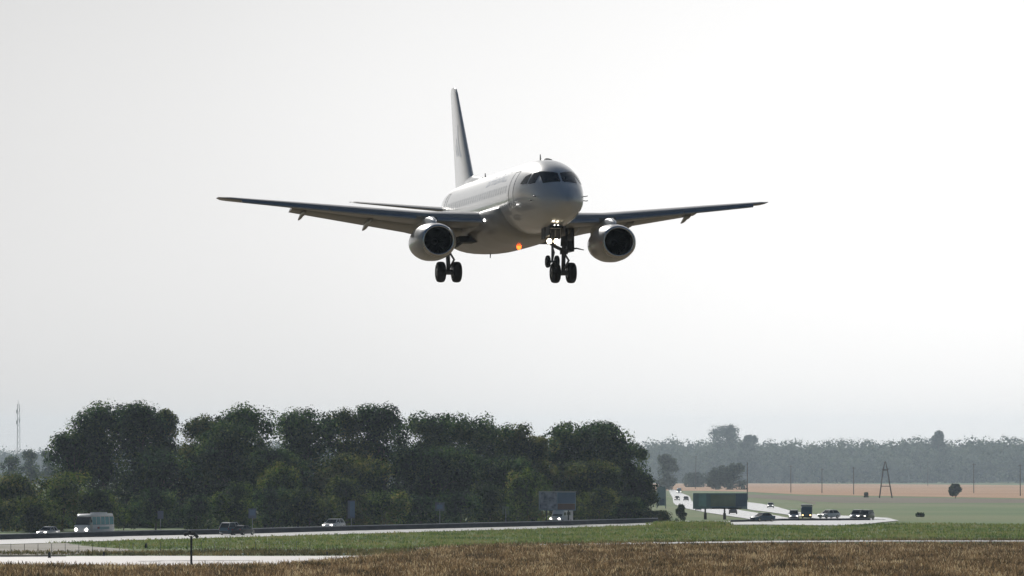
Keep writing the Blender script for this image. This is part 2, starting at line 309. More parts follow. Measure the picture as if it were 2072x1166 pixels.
# cockpit windows
lin = np.linspace
for sd in (-1, 1):
    def front(u, v, sd=sd):
        x = .05 + u * .78; zb = .44 - .05 * u - .02 * u * u; zt = .885 + .2 * u - .09 * u * u
        return fus_xz(sd * x, zb + v * (zt - zb))
    patch('windscreen', front, lin(0, 1, 13), lin(0, 1, 9), m_glass)
    def side1(u, v, sd=sd):
        s = 2.78 + .5 * u + .12 * (1 - v) * (1 - u) * -1; zb = .41 - .02 * u; zt = .99 - .05 * u; return fus_sz(s + .1 * v, zb + v * (zt - zb), sd)
    patch('cockpit_side_window', side1, lin(0, 1, 8), lin(0, 1, 7), m_glass)
    def side2(u, v, sd=sd):
        s = 3.42 + u * (.75 - .35 * v); zb = .42 + .02 * u; zt = .93 - .12 * u; return fus_sz(s + .1 * v, zb + v * (zt - zb), sd)
    patch('cockpit_side_window', side2, lin(0, 1, 8), lin(0, 1, 7), m_glass)
    # wipers, pitot probes
    obj('wiper', MB().tube([fus_xz(sd * .12, .40, .03), fus_xz(sd * .2, .62, .03)], .018, 5), m_darkm, pl)
    for (s, z) in ((2.2, -.25), (2.6, -.42)):
        p = Vector(fus_sz(s, z, sd, .0)); q = Vector(fus_sz(s, z, sd, .13)); obj('pitot_probe', MB().tube([p, q, q + Vector((0, -.28, 0))], .022, 6), m_darkm, pl)
    # cabin windows and doors
    for k in range(27):
        s = 6.6 + k * .56
        if 12.2 < s < 12.5: continue
        patch('cabin_window', lambda u, v, s=s, sd=sd: fus_sz(s + .24 * u, .18 + .36 * v, sd, .004), lin(0, 1, 3), lin(0, 1, 5), m_cabin)
    for s0 in (5.1, 22.2):
        dm = MB()
        def seam(pts, dm=dm): dm.tube([fus_sz(a, b, sd, .002) for a, b in pts], .012, 4)
        z1, z0 = 1.12, -.62
        seam([(s0, z) for z in lin(z0, z1, 10)]); seam([(s0 + .85, z) for z in lin(z0, z1, 10)]); seam([(s0 + .85 * t, z1) for t in lin(0, 1, 4)]); seam([(s0 + .85 * t, z0) for t in lin(0, 1, 4)])
        obj('cabin_door', dm, m_grey, pl)
    # faint illegible title strokes on the upper side
    tm = MB(); r2 = random.Random(5); s = 7.4
    for gk in range(10):
        wd = .34
        for (a, b, c_, d_) in r2.sample([(0, 0, .1, 1), (.8, 0, .9, 1), (.05, 1, .9, 1), (.05, .5, .8, .5), (.0, 0, .9, .05), (.1, 0, .8, 1)], 3):
            P = [fus_sz(s + wd * (1 - (a + (c_ - a) * t)), .82 + .42 * (b + (d_ - b) * t), sd, .004) for t in lin(0, 1, 4)]
            nrm = Vector((sd, 0, .5)).normalized(); U_ = [Vector(p) for p in P]; tv = (U_[-1] - U_[0]).normalized(); wv = tv.cross(nrm) * .035; n0 = len(tm.v)
            for p in U_: tm.v += [tuple(p + wv + nrm * .004), tuple(p - wv + nrm * .004)]
            for t in range(3): q = n0 + 2 * t; tm.f.append((q, q + 1, q + 3, q + 2))
        s += .5
    obj('title_lettering', tm, m_mark, pl, fix=False)
# belly fairing
def bel(s):
    t = (s - 8.0) / 14.5; k = max(1e-3, 1 - abs(2 * t - 1)**3.2)**.5
    return 1.55 + .58 * k, -1.60 - .52 * k, -.55 - .1 * k
bm_ = MB(); rr = []
for s in np.linspace(8.0, 22.5, 36):
    ww, zb, zc = bel(s); rr.append([(ww * math.copysign(abs(math.cos(a))**.8, math.cos(a)), s, zc + ((zc - zb) if math.sin(a) < 0 else .42) * math.copysign(abs(math.sin(a))**.85, math.sin(a))) for a in np.linspace(0, 2 * math.pi, 41)[:-1]])
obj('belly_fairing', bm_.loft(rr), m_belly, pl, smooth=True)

def airfoil(n=12, tc=.12, cut=1.0, camber=.015):   # (chordwise, height) loop, chord 1
    xs = (1 - np.cos(np.linspace(0, math.pi, n))) / 2 * cut
    yt = 5 * tc * (.2969 * np.sqrt(xs) - .126 * xs - .3516 * xs**2 + .2843 * xs**3 - .1015 * xs**4); yc = camber * 4 * xs * (1 - xs)
    return [(x, c + y) for x, c, y in zip(xs, yc, yt)] + [(x, c - y) for x, c, y in zip(xs[::-1][:-1], yc[::-1][:-1], yt[::-1][:-1])]
def wing_rings(secs, sd, cut=1.0):
    out_ = []
    for (x, sl, ch, zl, zt, tc, *ct) in secs:
        c = ct[0] if ct else 1.0; out_.append([(sd * x, sl + ch * u, zl + (zt - zl) * u + ch * v) for u, v in airfoil(12, tc, c)])
    return out_
WS = [(1.1, 10.42, 6.6, -.86, -1.0, .13, .86), (4.5, 12.12, 5.0, -.655, -.74, .12, .80), (10.4, 15.13, 2.95, .05, .1, .11, .80), (10.45, 15.15, 2.93, .055, .11, .11, 1.0), (13.45, 16.68, 1.8, .43, .42, .10, 1.0), (13.72, 16.85, 1.5, .47, .45, .08, 1.0), (13.95, 17.2, .95, .53, .52, .04, 1.0)]
def wing_at(x):
    A = WS if x > 10.42 else WS[:3]; xs = [a[0] for a in A]; return [float(np.interp(x, xs, [a[i] for a in A])) for i in range(1, 6)]
for sd in (-1, 1):
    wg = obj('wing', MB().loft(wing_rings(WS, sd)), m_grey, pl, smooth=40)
    for (x0, x1) in ((2.0, 4.05), (5.0, 8.9), (8.95, 12.95)):       # drooped slats along the leading edge
        rg = []
        for x in (x0, (x0 + x1) / 2, x1):
            sl, ch, zl, zt, tc = wing_at(x); k = .36 + .018 * ch * 2; prof = [(.42, .035), (.15, .0), (-.05, -.1), (-.17, -.24), (-.2, -.36), (-.14, -.44), (-.02, -.4), (.1, -.27), (.3, -.06)]
            rg.append([(sd * x, sl + u * k, zl + .06 * k + v * k) for u, v in prof])
        obj('slat', MB().loft(rg), m_slat, wg, smooth=60)
    for secs in (((2.0, -1.52), (3.9, -1.27)), ((3.95, -1.27), (4.6, -1.12), (10.3, -.13))):   # slotted flaps, lowered
        rg = []
        for x, zte in secs:
            sl, ch, zl, zt, tc = wing_at(x); ste = 17.62 if x < 4.6 else 17.62 + (x - 4.6) * .115; s0 = sl + ch * .72; z0 = zl + (zt - zl) * .72 - .012 * ch
            c2 = math.hypot(ste - s0, zte - z0); dy, dz = (ste - s0) / c2, (zte - z0) / c2
            rg.append([(sd * x, s0 + c2 * (u * dy - v * dz * -1 * 0 - v * dz), z0 + c2 * (u * dz + v * dy)) for u, v in airfoil(9, .13)])
        obj('flap', MB().loft(rg), m_grey, wg, smooth=50)
    am = MB(); sl, ch, zl, zt, tc = wing_at(10.6)
    for x, L_, drop, rr_ in ((9.75, 2.3, .26, .11), (6.6, 2.9, .34, .14), (3.3, 2.4, .3, .17)):   # flap track fairings
        sl, ch, zl, zt, tc = wing_at(x); s0 = sl + ch * .5; zb = zl - ch * .045; N_ = 12; rg = []
        for t in np.linspace(0, 1, N_):
            r_ = rr_ * max(.04, math.sin(math.pi * min(1, .06 + t * .94))**.7); z = zb - .03 - (drop * max(0, t - .45) / .55)**1 * 1.1 - r_ * .5
            rg.append([(sd * x + r_ * .75 * math.cos(a), s0 + t * L_, z + r_ * 1.25 * math.sin(a)) for a in np.linspace(0, 2 * math.pi, 13)[:-1]])
        obj('flap_track_fairing', MB().loft(rg), m_grey, wg, smooth=True)
    obj('wing_root_fairing', MB().loft([[(sd * (x + .03), s + .0, z + r_ * math.sin(a)) if False else (sd * (x + r_ * .9 * math.cos(a)), s, z + r_ * math.sin(a)) for a in np.linspace(0, 2 * math.pi, 17)[:-1]] for (x, s, z, r_) in ((1.5, 8.3, -.62, .05), (1.5, 9.0, -.68, .24), (1.55, 10.0, -.78, .38), (1.6, 11.2, -.85, .44), (1.6, 13, -.9, .42))]), m_white, pl, smooth=True)
    obj('wing_root_light', MB().lathe((sd * 1.87, 10.18, -.92), [(-.03, .001), (-.03, .12), (.08, .14)], 'y', 14, 1.5, .7), m_lampw, pl, smooth=True)
    # engine
    e = empty('engine', (0, 0, 0)); e.parent = pl; ex, es_, ez = sd * 4.48, 9.31, -1.97
    prof = [(.0, .70), (-.03, .735), (.0, .775), (.14, .84), (.45, .92), (1.0, .985), (1.7, 1.0), (2.5, .95), (3.2, .84), (3.75, .70), (3.74, .66), (3.0, .66)]
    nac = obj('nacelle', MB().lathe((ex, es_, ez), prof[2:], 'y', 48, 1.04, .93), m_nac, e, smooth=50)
    obj('intake_lip', MB().lathe((ex, es_, ez), [(.18, .845), (.08, .815), (.0, .775), (-.035, .735), (-.02, .695), (.06, .665), (.22, .645)], 'y', 48, 1.03, .955), m_lip, e, smooth=True)
    obj('intake_duct', MB().lathe((ex, es_, ez), [(.2, .648), (.5, .63), (1.0, .62), (1.25, .62)], 'y', 40), m_black, e, smooth=True)
    fb = MB()
    for k in range(24):
        a = 2 * math.pi * k / 24; b = a + .2
        fb.add([(ex + .12 * math.cos(a), es_ + 1.0, ez + .12 * math.sin(a)), (ex + .61 * math.cos(a), es_ + .95, ez + .61 * math.sin(a)), (ex + .61 * math.cos(b), es_ + 1.12, ez + .61 * math.sin(b)), (ex + .12 * math.cos(b), es_ + 1.12, ez + .12 * math.sin(b))], [(0, 1, 2, 3)])
    fb.lathe((ex, es_, ez), [(1.2, .001), (1.2, .62)], 'y', 32)
    obj('fan', fb, m_fan, e, fix=False)
    obj('spinner', MB().lathe((ex, es_, ez), [(.62, .002), (.68, .05), (.82, .11), (1.0, .15), (1.14, .16)], 'y', 20), m_darkm, e, smooth=True)
    obj('exhaust', MB().lathe((ex, es_, ez), [(2.9, .6), (3.7, .52), (4.3, .40), (4.28, .36), (3.6, .34), (4.2, .22), (4.9, .02)], 'y', 28), m_exh, e, smooth=40)
    pr = []
    for (s, zb, zt, hw) in ((.75, .86, .9, .03), (1.1, .82, 1.1, .15), (1.8, .78, 1.25, .2), (3.0, .62, 1.25, .22), (4.6, .42, 1.1, .2), (6.2, .55, 1.0, .06)):
        pr.append([(ex - hw, es_ + s, ez + zb), (ex - hw, es_ + s, ez + zt - .1), (ex - hw * .5, es_ + s, ez + zt), (ex + hw * .5, es_ + s, ez + zt), (ex + hw, es_ + s, ez + zt - .1), (ex + hw, es_ + s, ez + zb)])
    obj('pylon', MB().loft(pr), m_white, e, smooth=50)
    # tailplane
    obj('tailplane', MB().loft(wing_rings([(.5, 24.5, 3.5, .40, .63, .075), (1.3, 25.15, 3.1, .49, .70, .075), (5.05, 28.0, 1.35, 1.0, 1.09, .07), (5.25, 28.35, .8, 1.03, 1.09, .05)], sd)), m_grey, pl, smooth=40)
    # main gear
    gm = empty('main_gear', (0, 0, 0)); gm.parent = pl; gx, gy, gz = sd * 2.89, 14.85, -3.22
    obj('strut', MB().tube([(gx + sd * .12, gy + .1, -.85), (gx + sd * .05, gy + .05, -1.9)], .17, 12).tube([(gx + sd * .05, gy + .05, -1.85), (gx, gy, gz + .05)], .105, 12)
        .tube([(gx + sd * .05, gy + .05, -2.05), (gx + sd * .05, gy + .05, -2.3)], .2, 12), m_strut, gm, smooth=50)
    obj('axle', MB().tube([(gx - .62, gy, gz), (gx + .62, gy, gz)], .085, 10).tube([(gx - .2, gy, gz), (gx + .2, gy, gz)], .14, 10), m_strut, gm, smooth=50)
    obj('side_brace', MB().tube([(gx + sd * .03, gy, -2.12), (sd * 2.45, gy, -1.9), (sd * 1.75, gy - .1, -1.42)], .085, 8).tube([(sd * 2.45, gy, -1.9), (sd * 2.7, gy, -1.3)], .05, 6), m_strut, gm, smooth=50)
    obj('torque_link', MB().tube([(gx, gy - .1, -2.2), (gx + .22, gy - .3, -2.62), (gx, gy - .08, gz + .12)], .055, 6), m_strut, gm, smooth=50)
    obj('gear_door', MB().box((gx + sd * .38, gy + .0, -1.62), (.05, 1.5, 1.15)).box((gx + sd * .3, gy - .1, -1.9), (.25, .5, .5)), m_darkm, gm)
    obj('wheel_well', MB().box((sd * 1.75, gy, -1.62), (1.5, 1.5, .3), tap=.9), m_black, gm)
    obj('drag_stay', MB().tube([(gx + sd * .25, gy - .2, -2.05), (gx + sd * .62, gy - .3, -2.02), (gx + sd * .98, gy - .35, -2.1)], [.06, .04, .02], 6), m_strut, gm)
    for q in (-1, 1):
        wx = gx + q * .4; wh = obj('wheel', MB().lathe((wx, gy, gz), [(-.215, .30), (-.21, .40), (-.17, .475), (-.1, .508), (0, .515), (.1, .508), (.17, .475), (.21, .40), (.215, .30)], 'x', 32), m_rub, gm, smooth=True)
        obj('rim', MB().lathe((wx, gy, gz), [(-.19, .001), (-.19, .2), (-.15, .31), (.15, .31), (.19, .2), (.19, .001)], 'x', 24), m_strut, wh, smooth=40)
# fin
fn = MB().loft([[(ch * v, sl + ch * u, z) for u, v in airfoil(12, tc, 1, 0)] for (sl, ch, z, tc) in ((21.9, 5.6, 1.35, .09), (22.9, 4.55, 1.85, .095), (26.9, 1.75, 6.6, .09), (27.15, 1.42, 6.82, .08), (27.55, .9, 6.93, .05))])
fin = obj('fin', fn, m_white, pl, smooth=45)
obj('fin_fillet', MB().loft([[(ww * math.cos(a), s, z + hh * math.sin(a)) for a in np.linspace(0, math.pi, 9)] for (s, z, ww, hh) in ((19.6, 1.66, .05, .08), (21.2, 1.62, .16, .3), (22.6, 1.6, .24, .5), (24, 1.58, .26, .5))]), m_white, fin, smooth=True)
obj('rudder', MB().box((0, 0, 0), (.001, .001, .001)) if False else MB().tube([(.0, 26.25, 2.0), (.0, 28.05, 6.7)], .03, 5), m_grey, fin)
def finx(s, z):
    k = (z - 1.85) / (6.6 - 1.85); sl, ch = 22.9 + 4.0 * k, 4.55 - 2.8 * k; u = np.clip((s - sl) / ch, 0, 1); tc = .0925
    return ch * 5 * tc * (.2969 * math.sqrt(u) - .126 * u - .3516 * u**2 + .2843 * u**3 - .1015 * u**4)
for sd in (-1, 1):      # pale wing-shaped emblem on the fin
    em = MB()
    for (pts, wd) in (([(25.2, 3.2), (25.75, 3.7), (26.1, 4.3), (26.2, 4.9)], .22), ([(25.9, 3.3), (26.4, 3.8), (26.6, 4.25)], .16), ([(26.4, 3.3), (26.75, 3.65), (26.85, 3.95)], .12)):
        n0 = len(em.v)
        for i, (s, z) in enumerate(pts):
            h = wd * (1 - .8 * i / (len(pts) - 1))
            for q in (-h, h): em.v.append((sd * (finx(s + q, z) + .008), s + q, z))
        for i in range(len(pts) - 1): q = n0 + 2 * i; em.f.append((q, q + 1, q + 3, q + 2))
    obj('emblem', em, m_mark, fin, fix=False)
# nose gear
ng = empty('nose_gear', (0, 0, 0)); ng.parent = pl; nx, ny, nz_ = 0, 3.91, -3.27
obj('strut', MB().tube([(0, ny - .15, -1.55), (0, ny - .05, -2.5)], .1, 10).tube([(0, ny - .05, -2.45), (0, ny, nz_)], .06, 10).tube([(0, ny, -2.4), (.0, ny + .9, -1.6)], .045, 8), m_strut, ng, smooth=50)
obj('axle', MB().tube([(-.28, ny, nz_), (.28, ny, nz_)], .055, 8), m_strut, ng, smooth=50)
obj('torque_link', MB().tube([(0, ny - .06, -2.55), (0.04, ny - .26, -2.85), (0, ny - .05, nz_ + .06)], .035, 6), m_strut, ng)
for q in (-1, 1):
    wh = obj('wheel', MB().lathe((q * .22, ny, nz_), [(-.105, .16), (-.1, .23), (-.07, .285), (0, .302), (.07, .285), (.1, .23), (.105, .16)], 'x', 26), m_rub, ng, smooth=True)
    obj('rim', MB().lathe((q * .22, ny, nz_), [(-.09, .001), (-.09, .1), (-.07, .165), (.07, .165), (.09, .1), (.09, .001)], 'x', 18), m_strut, wh, smooth=40)
    obj('landing_light', MB().lathe((q * .17, ny - .16, -2.3), [(-.03, .001), (-.02, .1), (.02, .125)], 'y', 16), m_lamp, ng, smooth=True)
    obj('light_housing', MB().lathe((q * .17, ny - .16, -2.3), [(.0, .13), (.03, .14), (.12, .08), (.14, .01)], 'y', 16), m_darkm, ng, smooth=True)
    obj('gear_door', MB().box((q * .38, ny - .75, -1.86), (.03, 1.0, .45)).box((q * .36, ny + .35, -1.9), (.03, .8, .55)), m_darkm, ng)
    obj('taxi_light', MB().lathe((q * .085, 2.95, -1.60), [(-.01, .001), (-.01, .018), (.05, .02)], 'y', 10), m_lampw, ng)
obj('wheel_well', MB().box((0, ny - .1, -1.66), (.6, 1.9, .12)), m_black, ng)
# beacon and blade antennas
obj('beacon', MB().lathe((0, 11.7, -2.12), [(-.16, .001), (-.13, .06), (-.06, .11), (.05, .12)], 'z', 14), m_beacon, pl, smooth=True)
for (s, z0, z1) in ((6.4, 1.7, 2.06), (19.7, 1.7, 2.02), (18.5, -1.85, -2.3), (22.0, 1.7, 1.95)):
    obj('blade_antenna', MB().loft([[(-.02, s, z0), (0, s - .06, z0), (.02, s, z0), (0, s + .35, z0)], [(-.01, s + .14, z1), (0, s + .1, z1), (.01, s + .14, z1), (0, s + .3, z1)]]), m_darkm, pl)
obj('dome_antenna', MB().lathe((.12, 5.6, 1.70), [(-.02, .3), (.06, .22), (.1, .08), (.11, .001)], 'z', 16), m_darkm, pl, smooth=True)

# ---------------------------------------------------------------- trees
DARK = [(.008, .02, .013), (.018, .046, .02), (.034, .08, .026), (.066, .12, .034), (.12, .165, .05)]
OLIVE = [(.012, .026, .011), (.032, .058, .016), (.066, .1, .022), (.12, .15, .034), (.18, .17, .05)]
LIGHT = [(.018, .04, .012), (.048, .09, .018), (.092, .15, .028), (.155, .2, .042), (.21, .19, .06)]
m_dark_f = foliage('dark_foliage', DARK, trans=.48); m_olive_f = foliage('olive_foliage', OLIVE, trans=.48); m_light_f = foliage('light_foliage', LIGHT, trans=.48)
m_far_f = foliage('hazed_foliage', [(.03, .055, .042), (.06, .09, .062), (.1, .13, .085), (.13, .16, .105)], clump=.03)  # distance haze mixed into the leaf colour, paler and bluer
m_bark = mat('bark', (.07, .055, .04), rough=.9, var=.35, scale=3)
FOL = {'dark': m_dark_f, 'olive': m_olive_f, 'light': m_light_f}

def leaves(C, S, N=None):
    """one kite-shaped leaf clump at every point of C with size S; random lean"""
    n = len(C); a = rng.normal(size=(n, 3)); a[:, 2] *= .8; b = rng.normal(size=(n, 3))
    if N is not None: q = N + rng.normal(0, .42, (n, 3)); q /= np.linalg.norm(q, axis=1)[:, None]; a -= q * (a * q).sum(1)[:, None]; b = np.cross(q, a)
    a /= np.linalg.norm(a, axis=1)[:, None]; b -= a * (a * b).sum(1)[:, None]; b /= np.linalg.norm(b, axis=1)[:, None]; S = S[:, None]
    return np.stack([C - a * S * .5, C + b * S * .34 - a * S * .05, C + a * S * .5, C - b * S * .34 + a * S * .05], 1).reshape(-1, 3)
def crown_pts(lobes, n):
    """points in a shell round every lobe (x, y, z, rx, rz), thinner inside"""
    ar = np.array([l[3] * (l[3] + l[4]) for l in lobes]); pick = rng.choice(len(lobes), n, p=ar / ar.sum()); Lb = np.array(lobes)[pick]
    u = rng.normal(size=(n, 3)); u /= np.linalg.norm(u, axis=1)[:, None]; r = np.where(rng.random(n) < .8, rng.uniform(.72, 1.06, n), rng.uniform(.2, .75, n)); r = np.where(rng.random(n) < .06, rng.uniform(1.04, 1.18, n), r); crown_pts.u = u; crown_pts.k = np.where(r < .72, 1.7, np.where(r > 1.0, .62, 1.0))
    return Lb[:, :3] + u * np.stack([Lb[:, 3], Lb[:, 3], Lb[:, 4]], 1) * r[:, None]
def make_tree(name, loc, h, r, fol, label, cat='tree', low=.12, n=None, leaf=.62, lobes=None, group=None, bare=False, seed=None, skew=0.0, nl=16):
    o = empty(name, loc, 0, label, cat, group); rr = np.random.default_rng(abs(hash((round(loc[0], 1), round(loc[1], 1)))) % 99991 if seed is None else seed)
    z0 = h * low; hc = (h - z0) / 2; zc = z0 + hc; lb = []
    for k in range(nl):
        t = rr.uniform(-.92, .8); wz = 1.0 if t < 0 else math.sqrt(max(.06, 1 - abs(t)**2.4)); a = rr.uniform(0, 6.28); q = math.sqrt(rr.uniform(.05, 1)) * wz
        lr = r * rr.uniform(.26, .42); lz = lr * rr.uniform(.8, 1.25)
        lb.append((math.cos(a) * q * (r - lr) * 1.05 + skew * r * t, math.sin(a) * q * (r - lr), min(zc + t * hc, h - lz * 1.02), lr, lz))
    for k in range(nl // 4):
        lr = r * rr.uniform(.2, .32); a = rr.uniform(0, 6.28); q = rr.uniform(.1, .62) * r; lb.append((math.cos(a) * q, math.sin(a) * q, h - lr - rr.uniform(0, .1) * h, lr, lr * rr.uniform(.9, 1.2)))
    lb.append((skew * r * .6, 0, h - r * .34, r * .34, r * .34)); lb.append((0, 0, zc, r * .6, hc * .7))
    n = n or int(5000 + 75 * r * h)
    P = crown_pts(lb, n); P[:, 2] = np.maximum(P[:, 2], .15); 
    obj_np('crown', leaves(P, rng.uniform(.55, 1.25, n) * leaf * crown_pts.k, crown_pts.u), 4, FOL.get(fol, fol) if isinstance(fol, str) else fol, o)
    mb = MB(); tr = max(.05, h * .018); mb.tube([(0, 0, -.2), (.05 * r, 0, h * .3), (skew * r * .3, .02 * r, h * .72)], [tr * 1.25, tr * .85, tr * .25], 8)
    for l in lb[:8]:
        zb = max(h * .12, min(l[2] - l[4] * .3, h * .5)); mb.tube([(.03 * r, 0, zb * .8), (l[0] * .5, l[1] * .5, (zb + l[2]) / 2), (l[0], l[1], l[2])], [tr * .5, tr * .32, tr * .1], 6)
    obj('trunk', mb, m_bark, o, smooth=True)
    return o
# roadside grove: (photo column, row of the top, half width in columns, distance, foliage, label)
GROVE = [
 (30, 958, 70, 1075, 'olive', 'low olive tree at the left end of the grove, sloping out of the picture'),
 (150, 868, 52, 1115, 'dark', 'dark tree stepping up at the left shoulder of the tall grove'),
 (205, 811, 66, 1120, 'dark', 'tall broad dark tree, first high crown from the left of the grove'),
 (282, 809, 62, 1125, 'dark', 'tallest round dark crown above the small bus'),
 (335, 826, 40, 1130, 'olive', 'narrow tree on the right flank of the tallest round crown'),
 (415, 836, 56, 1135, 'olive', 'feathery topped olive tree beside the dip in the grove skyline'),
 (500, 814, 62, 1140, 'dark', 'dark humped tree between the two notches of the grove skyline'),
 (455, 850, 60, 1120, 'dark', 'shaded dark tree in front of the humped one'),
 (620, 822, 62, 1145, 'dark', 'broad tree just right of the deep skyline notch'),
 (695, 824, 50, 1150, 'olive', 'spiky topped tree left of the bright gap in the leaves'),
 (776, 815, 52, 1152, 'dark', 'tree with pale sky showing through its upper crown'),
 (850, 829, 56, 1158, 'dark', 'flat topped dark tree in the middle of the grove'),
 (925, 834, 56, 1165, 'dark', 'even rounded tree right of the grove middle'),
 (985, 850, 44, 1170, 'dark', 'tree on the slope where the grove skyline falls'),
 (1040, 856, 52, 1180, 'olive', 'lower yellowish tree above the roadside billboard'),
 (1085, 880, 40, 1175, 'olive', 'small olive tree filling the saddle beside the billboard'),
 (1150, 851, 62, 1185, 'dark', 'big dark tree behind the roadside billboard'),
 (1212, 850, 60, 1190, 'dark', 'wispy topped big tree near the right end of the grove'),
 (1262, 893, 46, 1195, 'dark', 'rounded tree stepping down at the right end of the grove'),
 (1292, 958, 32, 1185, 'dark', 'last low dark tree closing the right end of the grove'),
 (560, 905, 60, 1125, 'dark', 'shaded tree under the deep skyline notch'),
 (690, 915, 70, 1130, 'olive', 'mid height olive tree in front of the spiky topped one'),
 (880, 900, 70, 1140, 'dark', 'shaded inner tree in front of the flat topped one'),
 (1010, 920, 60, 1150, 'dark', 'shaded inner tree below the falling skyline'),
 (330, 905, 70, 1105, 'dark', 'shaded brownish tree behind the dark signal mast'),
 (1190, 930, 62, 1165, 'olive', 'mid height olive tree behind the white van'),
]
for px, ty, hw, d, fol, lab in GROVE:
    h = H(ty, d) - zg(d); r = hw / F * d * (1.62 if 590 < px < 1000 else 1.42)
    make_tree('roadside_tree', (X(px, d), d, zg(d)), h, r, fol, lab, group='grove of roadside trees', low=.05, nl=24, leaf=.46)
SHRUBS = [
 (35, 1000, 62, 1048, 'olive', 'olive shrub at the left picture edge above the barrier'),
 (125, 950, 66, 1055, 'light', 'largest light green bush, left of the small bus'),
 (205, 985, 48, 1050, 'light', 'light green bush rising over the small bus'),
 (75, 1010, 45, 1040, 'olive', 'low bush behind the silver car half hidden by the barrier'),
 (250, 1020, 36, 1062, 'dark', 'dark bush right of the small bus'),
 (395, 1000, 42, 1068, 'dark', 'dark bush behind the signal mast head'),
 (475, 972, 46, 1075, 'light', 'leafy light bush with reddish tips behind the blue car'),
 (545, 985, 46, 1082, 'dark', 'dark bush right of the small square road sign'),
 (565, 930, 50, 1098, 'light', 'light green small tree in the middle of the left grove half'),
 (625, 985, 52, 1085, 'olive', 'olive bush behind the white hatchback'),
 (700, 960, 50, 1095, 'olive', 'olive bush above the tall blue panel sign'),
 (775, 990, 54, 1092, 'light', 'sunny bush sloping down to the right of the tall blue panel sign'),
 (850, 1000, 44, 1098, 'dark', 'dark bush left of the pale square road sign'),
 (930, 990, 46, 1104, 'dark', 'dark bush right of the pale square road sign'),
 (990, 975, 42, 1112, 'olive', 'olive bush beside the thin framed road sign'),
 (1065, 945, 44, 1125, 'light', 'yellow green bush left of the roadside billboard'),
 (1210, 985, 46, 1142, 'olive', 'olive bush right of the roadside billboard'),
 (1265, 1005, 40, 1148, 'dark', 'dark bush under the right end of the grove'),
 (315, 985, 46, 1066, 'dark', 'dark thicket between the bus and the signal mast'),
 (1330, 1032, 26, 1165, 'light', 'low light green bush at the foot of the sign pylon'),
]
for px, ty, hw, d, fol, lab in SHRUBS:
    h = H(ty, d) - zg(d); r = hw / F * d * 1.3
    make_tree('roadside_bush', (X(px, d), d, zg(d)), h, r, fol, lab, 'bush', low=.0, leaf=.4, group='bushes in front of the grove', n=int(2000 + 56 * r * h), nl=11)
# low undergrowth closing the foot of the grove
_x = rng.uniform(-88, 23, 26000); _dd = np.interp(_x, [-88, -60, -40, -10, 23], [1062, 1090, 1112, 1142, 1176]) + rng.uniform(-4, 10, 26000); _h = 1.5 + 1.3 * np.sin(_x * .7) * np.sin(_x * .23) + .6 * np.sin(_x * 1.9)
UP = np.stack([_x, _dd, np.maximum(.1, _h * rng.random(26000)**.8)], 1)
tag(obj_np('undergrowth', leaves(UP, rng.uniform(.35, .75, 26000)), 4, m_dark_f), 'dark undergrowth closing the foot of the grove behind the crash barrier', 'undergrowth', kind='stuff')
# distant trees that can be told apart
DIST = [
 (1347, 918, 22, 991, 3000, 'dark', 'far_tree', 'upright dark tree before the hazy wood, right of the grove'),
 (1447, 944, 26, 991, 3150, 'dark', 'far_tree', 'left dark clump tree before the hazy wood behind the billboard'),
 (1482, 936, 24, 991, 3150, 'dark', 'far_tree', 'taller dark clump tree before the hazy wood behind the billboard'),
 (1530, 933, 24, 978, 3150, 'dark', 'far_tree', 'dark square tree before the hazy wood beside a power pole'),
 (1568, 942, 24, 978, 3160, 'dark', 'far_tree', 'rounded dark tree right of the power pole before the wood'),
 (1400, 955, 26, 986, 3100, 'dark', 'far_tree', 'low hazy tree between the upright dark tree and the billboard'),
 (1468, 858, 30, 906, 3680, 'dark', 'far_tree', 'highest domed tree standing out of the hazy wood skyline'),
 (1515, 880, 16, 912, 3690, 'dark', 'far_tree', 'small peaked tree beside the highest domed tree on the skyline'),
 (1898, 871, 16, 908, 3690, 'dark', 'far_tree', 'small domed tree standing above the hazy wood at the right'),
 (1933, 979, 13, 1009, 2580, 'dark', 'field_tree', 'single round tree standing alone in the orange field'),
 (1752, 997, 4.5, 1007, 2620, 'olive', 'field_bush', 'tiny olive bush left of the A-frame power tower'),
 (1861, 1040, 7, 1046, 1370, 'dark', 'field_bush', 'small dark bush low in the green meadow at the right'),
 (20, 921, 30, 1010, 1700, 'dark', 'left_wood_tree', 'dark tree at the left picture edge behind the low olive tree'),
 (62, 908, 26, 1005, 2100, 'dark', 'left_wood_tree', 'hazy tree between the left picture edge and the tall grove'),
 (98, 911, 22, 1000, 2600, 'dark', 'left_wood_tree', 'pale hazy tree against the left flank of the tall grove'),
]
for px, ty, hw, by, d, fol, nm, lab in DIST:
    d = 8040 if d > 3500 else D(by); z = zg(d) if d < 8000 else H(by, d); h = H(ty, d) - z; r = hw / F * d * (1.35 if 'far' in nm else 1.1)
    nm2 = 'distant_tree' if nm in ('far_tree', 'left_wood_tree') else nm
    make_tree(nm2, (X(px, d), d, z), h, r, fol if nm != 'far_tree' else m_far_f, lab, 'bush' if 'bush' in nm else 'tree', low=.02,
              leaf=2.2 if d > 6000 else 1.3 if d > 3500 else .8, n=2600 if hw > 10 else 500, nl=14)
make_tree('dark_shrub', (X(1377, 1190), 1190, zg(1190)), H(1019, 1190) - zg(1190), 1.25, 'dark', 'dark pointed shrub beside the crash barrier, left of the far billboard', 'shrub', low=0, leaf=.34, n=1500, nl=12)

